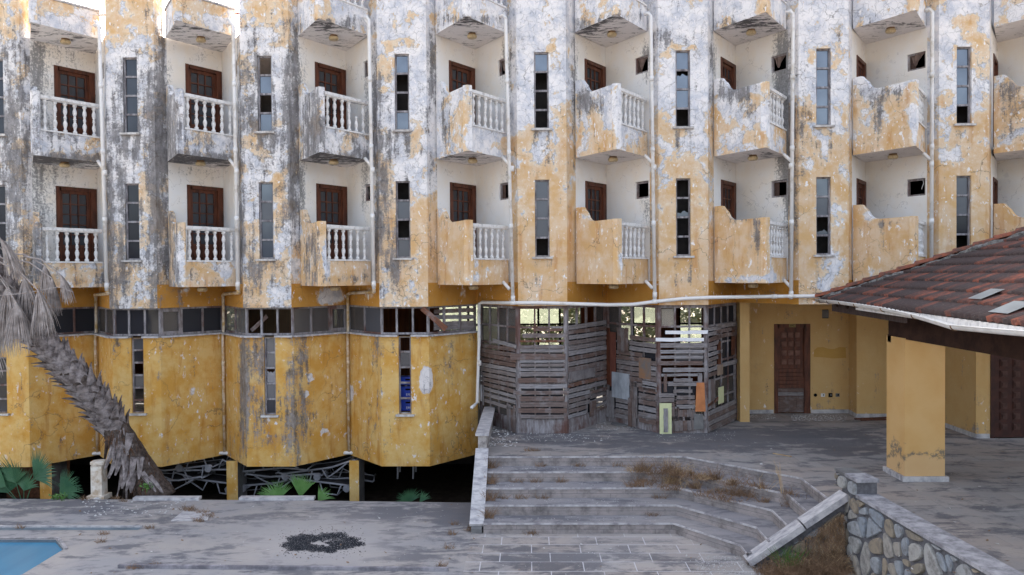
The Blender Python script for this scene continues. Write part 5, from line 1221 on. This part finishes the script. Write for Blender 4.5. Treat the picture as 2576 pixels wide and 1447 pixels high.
for (h,dv,L,nb,sp_,pf) in FR:
    Y=rng(-2.6,-1.7); dead_frond(FP(*h,Y),dv,L*1.05,int(nb*1.7),sp_*1.05,FP(*pf,-2.1))
g=MB(); g.tube([FP(-20,745,-2.4),FP(60,738,-2.4),FP(115,728,-2.4),FP(150,722,-2.3),FP(185,735,-2.3)],.008,5); g.build('dead_stalk',[M_DEAD],t)

# ================================================================ green fan palms at the deck edge
def fan(parent,hub,dirv,L,nb,spread,mat,root):
    g=MB(); hub=Vector(hub); root=Vector(root); g.tube([root,(root+hub)/2+Vector((0,0,.03)),hub],[.012,.010,.008],5)
    d0=Vector(dirv).normalized(); nrm_=Vector((rng(-.4,.4),-1,rng(-.1,.5))); nrm_=(nrm_-d0*nrm_.dot(d0)).normalized(); sd_=d0.cross(nrm_)
    for k in range(nb):
        a=(k/(nb-1)-.5)*spread; d=(d0*math.cos(a)+sd_*math.sin(a)).normalized(); l=L*(.82+.18*math.cos(a))*rng(.92,1.05); P=[]; rr_=rng(.05,.22)
        for q in range(5): s_=q/4; P.append(hub+d*(l*s_)+nrm_*(.10*l*s_*s_)+Vector((0,0,-rr_*l*s_**3)))
        vs=[]; w=.018*L/.5
        for q,p in enumerate(P):
            s_=q/4; ww=w*min(.12+s_*1.6,.85)*(1-s_**1.7)+.0008; cr2=d.cross(nrm_).normalized(); vs+=[p-cr2*ww,p+nrm_*(.5*ww),p+cr2*ww]
        g.add(vs,[(3*q,3*q+1,3*q+4,3*q+3) for q in range(4)]+[(3*q+1,3*q+2,3*q+5,3*q+4) for q in range(4)])
    g.build('fan_leaf',[mat],parent)
random.seed(33)
def fpalm(label,rx,leaves,mat,Y=-1.35):
    root=Vector(PY(rx,1285,Y)); t_=thing('fan_palm',label,'palm plant',tuple(root),group='young fan palms behind the deck edge')
    for (x,y,dx,dz,L,nb,sp_) in leaves: fan(t_,PY(x,y,Y+rng(-.1,.1)),(dx,rng(-.2,.2),dz),L,nb,sp_,mat,root)
fpalm('bushy bright green fan palm with two tall leaves between the two ochre posts',720,[(700,1258,-.35,1,.52,26,2.2),(755,1252,.15,1,.62,24,1.1),(800,1262,.75,1,.42,16,1.2),(690,1262,-1,.5,.48,16,1.0)],M_LEAF)
fpalm('small bluish green fan palm alone in the rightmost dark opening',1040,[(1030,1266,-.1,1,.42,28,2.2),(1055,1266,.6,.9,.36,10,.8)],M_LEAFD)
fpalm('large dark green fan palm at the left edge of the photo',60,[(40,1215,-.3,1,.75,28,2.3),(85,1205,.75,.8,.75,30,1.9),(15,1225,-.9,.6,.8,24,1.5),(60,1235,.2,1,.6,24,2.0),(20,1240,-.2,.8,.6,24,2.2)],M_LEAFD)
fpalm('low dark green fan palm beside the white post',170,[(150,1240,.8,.55,.62,28,2.0),(170,1245,.2,1,.45,22,2.0)],M_LEAFD)
def weed(label,x,y,Y,n,hh,mat=M_WEED,cat='weed',spread=.2):
    r_=Vector(PY(x,y,Y)); g=MB()
    for k in range(n):
        p=r_+Vector((rng(-spread,spread),rng(-spread,spread)*.6,rng(-.3,1)*hh)); a=Vector((rng(-1,1),rng(-1,1),rng(-.4,1))).normalized(); b=a.orthogonal().normalized(); s_=rng(.018,.04); g.poly([p,p+a*s_+b*s_*.5,p+a*s_*2,p+a*s_-b*s_*.5])
    for k in range(5): g.tube([r_+Vector((0,0,-.1)),r_+Vector((rng(-spread,spread)*.7,rng(-.05,.05),hh*rng(.4,.9)))],.004,4)
    return tag(g.build('weed',[mat]),label,cat)
weed('trailing green weed hanging over the deck edge left of the white post',150,1270,-1.75,190,.25,spread=.17)
weed('small green weed growing on the base of the leaning palm trunk',368,1228,-1.75,60,.1,spread=.1)

# white post
pb0=PY(250,1252,-1.5); t=thing('white_post','short whitewashed post with a round cap at the foot of the leaning palm','post',tuple(pb0))
g=MB(); g.box((pb0[0],-1.5,ZD+.33),(.24,.24,.72)); g.build('post_shaft',[M_PILLW],t); g=MB(); g.box((pb0[0],-1.5,ZD-.0),(.38,.34,.10)); g.build('post_foot',[M_PILLW],t)
g=MB(); g.lathe([(0,.14),(.03,.17),(.08,.17),(.10,.14)],c=(pb0[0],-1.5,ZD+.69),n=16); g.build('post_cap',[M_PILLW],t,smooth=False)
# deck edge kerb stones
for (x0,x1,lab) in ((340,502,'long pale kerb slab on the deck edge right of the palm foot'),(605,790,'pale kerb slab on the deck edge in front of the bushy fan palm')):
    a=PZ(x0,1256,ZD); b=PZ(x1,1258,ZD); g=MB(); g.box(((a[0]+b[0])/2,-1.74,ZD+.03),(b[0]-a[0],.16,.06)); tag(g.build('kerb_slab',[M_MARBLE]),lab,'kerb slab')
a=PZ(455,1300,ZD); b=PZ(540,1300,ZD); g=MB(); pl_=[PZ(x,y,ZD+.008) for x,y in ((430,1311),(460,1288),(530,1290),(522,1309))]; g.prism([(p[0],p[1]) for p in pl_][::-1],ZD+.002,ZD+.02); tag(g.build('hatch_slab',[M_MARBLE]),'square stone hatch cover set in the deck near the palm','hatch')

# ================================================================ sun loungers stored in the basement
def lounger_mesh():
    f=MB()
    for y in (-.3,.3):
        f.tube([(-.95,y,.0),(-.9,y,.05),(.35,y,.05),(.95,y,.16),(1.0,y,.12)],.026,8)
        f.tube([(-.7,y,.05),(-.62,y,-.22),(-.25,y,-.22),(-.15,y,.04)],.02,7); f.tube([(.1,y,.05),(.2,y,-.2),(.5,y,-.05),(.75,y,.1)],.02,7)
    f.tube([(-.62,-.3,-.22),(-.62,.3,-.22)],.018,6); f.tube([(.98,-.3,.13),(.98,.3,.13)],.02,6); f.tube([(-.95,-.3,.0),(-.95,.3,.0)],.02,6)
    w=MB()
    for y in (0,): w.add([( -.85+.09*math.cos(a_),y+dy,-.02+.09*math.sin(a_)) for dy in (-.02,.02) for a_ in [2*math.pi*k/16 for k in range(16)]],[(k,(k+1)%16,16+(k+1)%16,16+k) for k in range(16)]+[tuple(range(16))[::-1],tuple(range(16,32))])
    s_=MB(); s_.quad((-.9,-.28,.055),(.35,-.28,.055),(.35,.28,.055),(-.9,.28,.055)); s_.quad((.35,-.28,.055),(.95,-.28,.165),(.95,.28,.165),(.35,.28,.055))
    return mesh_only(f,'lounger_frame',M_LNG,True),mesh_only(w,'wheel',M_LNG),mesh_only(s_,'sling',M_SLING)
LF,LW,LS=lounger_mesh()
random.seed(9)
LO=[(435,1205,1.4,-8,0,0,'lowest visible lounger of the stack between palm trunk and first ochre post'),(465,1178,1.45,172,0,8,'upper lounger tipped on the stack between palm trunk and first ochre post'),(548,1170,1.5,5,180,0,'upside-down lounger against the left side of the first ochre post, on top'),(545,1208,1.5,176,0,-6,'lounger with wheel resting low beside the first ochre post'),
 (690,1168,1.35,-4,180,6,'upside-down lounger on top of the stack behind the bushy fan palm'),(725,1195,1.4,178,0,4,'middle lounger of the stack behind the bushy fan palm'),(670,1215,1.5,4,0,-4,'lowest lounger of the stack behind the bushy fan palm'),(810,1178,1.4,-3,0,-8,'topmost lounger leaning toward the second ochre post'),(800,1208,1.35,176,0,-6,'lounger with white wheels low beside the second ochre post'),(845,1192,1.7,8,180,0,'rear upside-down lounger close to the second ochre post')]
for x,y,Y,rz,rx,ry,lab in LO:
    p=PY(x,y,Y); M=Matrix.Translation(p)@Matrix.Rotation(R(rz),4,'Z')@Matrix.Rotation(R(rx),4,'X')@Matrix.Rotation(R(ry),4,'Y')
    l=thing('sun_lounger',lab,'sun lounger',group='plastic sun loungers piled in the basement',M=M); inst(LF,'frame',l,M); inst(LW,'wheel',l,M@Matrix.Translation((0,-.34,0))); inst(LW,'wheel',l,M@Matrix.Translation((0,.34,0))); inst(LS,'sling',l,M)
p=PY(1020,1178,1.3); t=thing('plastic_table','white plastic table whose pale legs show in the rightmost dark opening','table',(p[0],1.3,-5.1)); g=MB(); g.box((p[0],1.6,-4.66),(1.0,.8,.04)); g.build('tabletop',[M_LNG],t)
for (x,Y) in ((1002,1.2),(1041,1.2),(1008,1.9),(1048,1.9)):
    q=PY(x,1190,Y); g=MB(); g.tube([(q[0]+.0,Y,-4.66),(q[0]-.02,Y,-5.12)],[.03,.022],8); g.build('leg',[M_LNG],t)

# ================================================================ blue crates inside the third slit window
cx0=SLG[3][0]
for k in range(3):
    zc_=PY(1018,[1018,985,957][k],.62)[2]; t=thing('bottle_crate',['blue plastic bottle crate lettered EFES, lowest in the slit window','blue plastic bottle crate lettered EFES, middle one in the slit window','blue plastic bottle crate, topmost of the stack in the slit window'][k],'crate',(cx0,.62,zc_-.14),group='blue crates stacked behind the slit window')
    g=MB(); w_,h_=.40,.29 if k<2 else .22
    g.box((cx0+.02,.62,zc_),(w_,.26,h_-.04)); g.box((cx0+.02,.62,zc_+h_/2-.02),(w_+.02,.28,.025)); g.box((cx0+.02,.62,zc_-h_/2+.03),(w_+.015,.27,.02)); g.box((cx0+.02,.62,zc_),(.02,.275,h_-.05)); g.build('crate_body',[M_BLUE],t)
    g=MB(); g.box((cx0+.02,.487,zc_+h_/2-.075),(.13,.01,.04)); g.build('handle_slot',[M_BLACK],t)
    if k<2: lettering('EFES',.085,(cx0+.05,.478,zc_-.06),M_LET,t)
g=MB(); g.box((cx0,.7,PY(1018,1042,.62)[2]-.4),(.6,.4,.7)); g.build('storage_shelf',[M_DARKIN],H)

# ================================================================ small stuff
random.seed(50)
g=MB()  # charcoal patch
def bit(g,x,y,z,s,m=0,fl=.6):
    vs=[(x+rng(-1,1)*s,y+rng(-1,1)*s,z+rng(0,1)*s*fl) for _ in range(4)]; vs[0]=(x,y,z+s*fl); vs[1]=(x-s,y-s*.6,z);vs[2]=(x+s,y-s*.5,z);vs[3]=(x+rng(-.4,.4)*s,y+s,z); g.add(vs,[(0,1,2),(0,2,3),(0,3,1)],m)
n_=0
glit=MB()
for _ in range(420):
    x,y=rng(180,2560),rng(1060,1447)
    if 1180<x<2100 and y>1150: z=ZD if y>1345 and x<1850 else None
    elif x>1215: z=ZT if (y<1150 or x>2250) else None
    elif y>1265: z=ZD
    else: z=None
    if z is None: continue
    p=PZ(x,y,z); a=rng(0,6.28); l=rng(.012,.04); w=l*rng(.3,.7); c_,s_=math.cos(a),math.sin(a); glit.poly([(p[0]-c_*l,p[1]-s_*l,z+.008),(p[0]+s_*w,p[1]-c_*w,z+.012),(p[0]+c_*l,p[1]+s_*l,z+rng(.01,.03)),(p[0]-s_*w,p[1]+c_*w,z+.012)],random.randrange(2))
tag(glit.build('leaf_litter',[M_DRY,M_RUB]),'dry leaf bits and chips lying about on deck and terrace','litter',kind='stuff')
while n_<9000:
    x,y=rng(700,920),rng(1325,1405); dx,dy=(x-810)/100,(y-1366)/30; d=math.hypot(dx,dy); an=math.atan2(dy,dx)
    hole=(math.hypot((x-808-8*math.sin(y*.5))/24,(y-1368)/(8+3*math.sin(x*.3)))<rng(.6,1.15)) or (math.hypot((x-840)/30,(y-1360)/6)<1 and random.random()<.5)
    lim=.84+.12*math.sin(an*2+2)+.08*math.sin(an*5+1)+.05*math.sin(an*11)+rng(-.12,.12)
    if d>lim and random.random()>.02*(1.8-d)/.8 or d>1.6 or hole: continue
    p=PZ(x,y,ZD); bit(g,p[0],p[1],ZD+.006,rng(.004,.014)); n_+=1
tag(g.build('charcoal_grit',[M_CHAR]),'black burnt grit scattered in a ring on the deck','charcoal',kind='stuff')
g=MB()  # rubble crumbs
def scatter(g,x0,x1,y0,y1,z,n,s0,s1,m=0):
    for _ in range(n):
        p=PZ(rng(x0,x1),rng(y0,y1),z); bit(g,p[0],p[1],z+.006,rng(s0,s1),m,.8)
scatter(g,1208,1300,1070,1125,ZT,220,.006,.03); scatter(g,1300,1540,1090,1112,ZT,160,.005,.018); scatter(g,1500,1600,1062,1085,ZT,150,.005,.018); scatter(g,1990,2130,1043,1060,ZT,500,.004,.016); scatter(g,1870,1950,1043,1056,ZT,150,.004,.015); scatter(g,1650,1850,1085,1110,ZT,120,.004,.014)
scatter(g,200,470,1258,1300,ZD,120,.006,.03); scatter(g,380,1120,1262,1430,ZD,110,.004,.012); scatter(g,1750,1960,1400,1447,ZD,900,.004,.013); scatter(g,1190,1850,1340,1440,ZD,120,.004,.012); scatter(g,2160,2250,1046,1054,ZT,160,.004,.012)
for k in range(1,5):
    for _ in range(70):
        x=rng(-1.1,2.2); p=(x,edge_pts(k)[0][1]+rng(.05,.38)); bit(g,p[0],p[1],ZK[k]+.004,rng(.004,.014),0,.8)
tag(g.build('rubble_crumbs',[M_RUB]),'pale plaster crumbs lying on terrace, steps and deck','rubble',kind='stuff')
def tuft(g,p,n,h,w,m=0,lean=(0,0)):
    for _ in range(n):
        a=Vector(p)+Vector((rng(-w,w),rng(-w,w)*.6,0)); d=Vector((rng(-.8,.8)+lean[0],rng(-.6,.3)+lean[1],rng(.3,1))).normalized(); l=h*rng(.4,1.1); m1=a+d*l*.55; e=m1+(d+Vector((rng(-.5,.5),rng(-.3,.3),-rng(.2,.9)))).normalized()*l*.5; sv=Vector((rng(-1,1),rng(-.3,.3),rng(-.4,.4))).normalized()*.0035
        g.add([a-sv,a+sv,m1+sv*.8,m1-sv*.8,e],[(0,1,2,3),(3,2,4)],m)
g=MB()
def tf(x,y,z,n,h,w,m=0): tuft(g,PZ(x,y,z),n,h,w,m)
for k in range(1,5):   # left ends of the steps
    pk=(XR+.30,edge_pts(k)[0][1]+.3,ZK[k]); tuft(g,pk,90,.32,.10)
for _ in range(60):    # the overgrown second and third step at the corner
    s_=rng(0,1); E1=edge_pts(1); E2=edge_pts(2)
    a,b=(E1[1],E1[2]); q=(a[0]-.7+(b[0]+.2-a[0]+.7)*s_, a[1]+(b[1]-a[1])*max(0,s_*1.3-.3)); tuft(g,(q[0]-.16,q[1]+rng(-.3,.12),ZK[1] if random.random()<.6 else ZK[2]),int(rng(8,95)),rng(.12,.45),rng(.08,.26),random.random()<.25)
for _ in range(14):
    s_=rng(0,1); E1=edge_pts(2); a,b=(E1[1],E1[2]); q=(a[0]-.9+(b[0]-a[0]+.9)*s_, a[1]+(b[1]-a[1])*max(0,s_*1.3-.3)); tuft(g,(q[0]-.1,q[1]+.1,ZK[2]),30,.25,.18)
for (k,x) in ((1,-.1),(1,.7),(1,1.5),(2,-.6),(2,-.2),(2,.3),(2,1.9),(3,-.9),(3,-.5),(3,-.1),(5,-.3),(4,2.0),(3,2.2)): tuft(g,(x,edge_pts(k-1)[0][1]-.03,ZK[k]),45,.17,.12)
for (x,y) in ((1715,1330),(1780,1352),(1800,1362),(1700,1322),(1690,1280)): tf(x,y,ZD,110,.22,.10)
for (x,y) in ((480,1285),(510,1292),(525,1300),(470,1282),(500,1312)): tf(x,y,ZD,60,.16,.12)
for (x,y) in ((50,1330),(378,1330),(350,1430),(330,1432),(390,1426),(255,1365),(262,1345),(1145,1320),(1185,1330),(1180,1336),(1137,1345),(1130,1380),(1110,1425),(290,1255),(215,1258),(310,1262),(1330,1135),(1350,1135)): tf(x,y,ZD if y>1200 else ZT,40,.14,.08)
for x in range(1920,2130,9): tf(x,1446+rng(-8,6),ZD,70,.3,.12)
tag(g.build('dry_grass',[M_DRY,M_DRYP]),'brown dried grass tufts on the steps and along cracks','grass',kind='stuff')
g=MB()  # creeper on the end wall
for _ in range(5200):
    u=abs(random.gauss(0,.30)); x=xa-.06-u*1.0; 
    z=rng(ZD-.3,-3.85-.62*(xa-x)) 
    if x<xb: continue
    a=Vector((x,yw-rng(.02,.12),z)); d=Vector((rng(-.5,.5),rng(-.3,.05),-rng(.2,1))).normalized(); sv=Vector((rng(-1,1),0,rng(-1,1))).normalized()*.004; e=a+d*rng(.04,.14); g.add([a-sv,a+sv,e],[(0,1,2)],random.random()<.15)
for _ in range(1600):
    a=Vector((rng(xb+.2,xa),yw-rng(.02,.4),ZD+rng(-.1,.25))); d=Vector((rng(-1,1),rng(-.5,.2),rng(-.2,.8))).normalized(); sv=Vector((rng(-1,1),0,rng(-1,1))).normalized()*.004; e=a+d*rng(.06,.2); g.add([a-sv,a+sv,e],[(0,1,2)],random.random()<.2)
tag(g.build('dry_creeper',[M_DRY,M_DRYP]),'rust brown dead creeper hanging on the stone corner','creeper',kind='stuff')
g=MB()
for _ in range(40):
    a=PZ(rng(1960,2010),1440,ZD); a=Vector((a[0],a[1],ZD)); P=[a+Vector((rng(-.05,.05),0,0))]; v=Vector((rng(-.5,.3),rng(-.2,.1),1)).normalized(); 
    for q in range(5): P.append(P[-1]+v*.09); v=(v+Vector((rng(-.1,.1),0,-.18))).normalized()
    blade(g,P,.006)
tag(g.build('green_grass_tuft',[M_WEED]),'thin green grass tuft at the foot of the sloping white coping','grass')
# tall straw on the stair corner
g=MB(); p0=Vector(PZ(1958,1205,ZT)); 
for k in range(9): e=p0+Vector((rng(-.09,.06),0,rng(.12,.34))); g.tube([p0+Vector((rng(-.03,.03),-.25,-.2)),(p0+e)/2+Vector((0,-.1,0)),e],.0025,4)
tag(g.build('straw_stalk',[M_DRYP]),'tall pale straw stalks standing at the bend of the upper steps','weed')
# loose planks by the wing wall, lid near the screens, debris
for k,(x0,y0,x1,y1,lab) in enumerate(((2150,1056,2240,1053,'thin red-brown lath lying along the foot of the wing wall'),(2165,1059,2235,1058,'second thin lath, nearer the terrace, by the wing wall'))):
    a=PZ(x0,y0,ZT); b=PZ(x1,y1,ZT); g=MB(); g.span((a[0],a[1],ZT+.02),(b[0],b[1],ZT+.03),.05,.03); tag(g.build('loose_lath',[M_RED]),lab,'lath')
a=PZ(1936,1140,ZT); b=PZ(1962,1147,ZT) ; a=PZ(3092/1.59,1142,ZT); b=PZ(3166/1.59,1150,ZT); g=MB(); g.span((a[0],a[1],ZT+.012),(b[0],b[1],ZT+.012),.025,.015); tag(g.build('light_stick',[M_DRYP]),'thin pale orange stick lying alone on the terrace','stick')
c=PZ(1565,1068,ZT); g=MB(); g.lathe([(0,.26),(.015,.28),(.03,.26),(.035,.05)],c=(c[0],c[1],ZT+.003),n=20); tag(g.build('metal_lid',[M_COLD],smooth=False),'flat grey round lid lying at the foot of the inner screen corner','lid')
for (x,y,s_,lab) in ((245,1255,.07,'flat white plaster piece beside the white post'),(3085/1.59,1130,.03,'small white scrap lying on the dark terrace stain'),(3045/1.59,1168,.035,'small white pebble at the terrace step edge')):
    c=PZ(x,y,ZD if x<1000 else ZT); z=ZD if x<1000 else ZT; g=MB(); g.add([(c[0]-s_,c[1]-s_*.6,z+.003),(c[0]+s_,c[1]-s_*.5,z+.003),(c[0]+s_*.7,c[1]+s_*.6,z+.003),(c[0]-s_*.8,c[1]+s_*.5,z+.003),(c[0],c[1],z+s_*.6)],[(0,1,4),(1,2,4),(2,3,4),(3,0,4)]); tag(g.build('plaster_scrap',[M_RUB]),lab,'debris')

# ================================================================ garden behind the building
random.seed(77)
g=MB()
for k in range(24000):
    x=rng(-16,10); base_=13+rng(0,2.5); top=-.1+.5*math.sin(x*.9)+.4*math.sin(x*2.3+1); z=rng(-3.9,top); p=Vector((x,base_+rng(-.6,.6),z)); a=Vector((rng(-1,1),rng(-1,1),rng(-1,1))).normalized(); b=a.orthogonal().normalized(); s_=rng(.09,.19); g.poly([p,p+a*s_+b*s_*.5,p+a*s_*2,p+a*s_-b*s_*.5])
tag(g.build('garden_hedge',[M_BUSH]),'pale green sunlit hedge seen through the rear windows','hedge',kind='stuff')
for o in bpy.data.objects:
    if o.type=='MESH' and o.parent is None and not o.get('kind') and not o.get('label'): print('UNTAGGED',o.name)
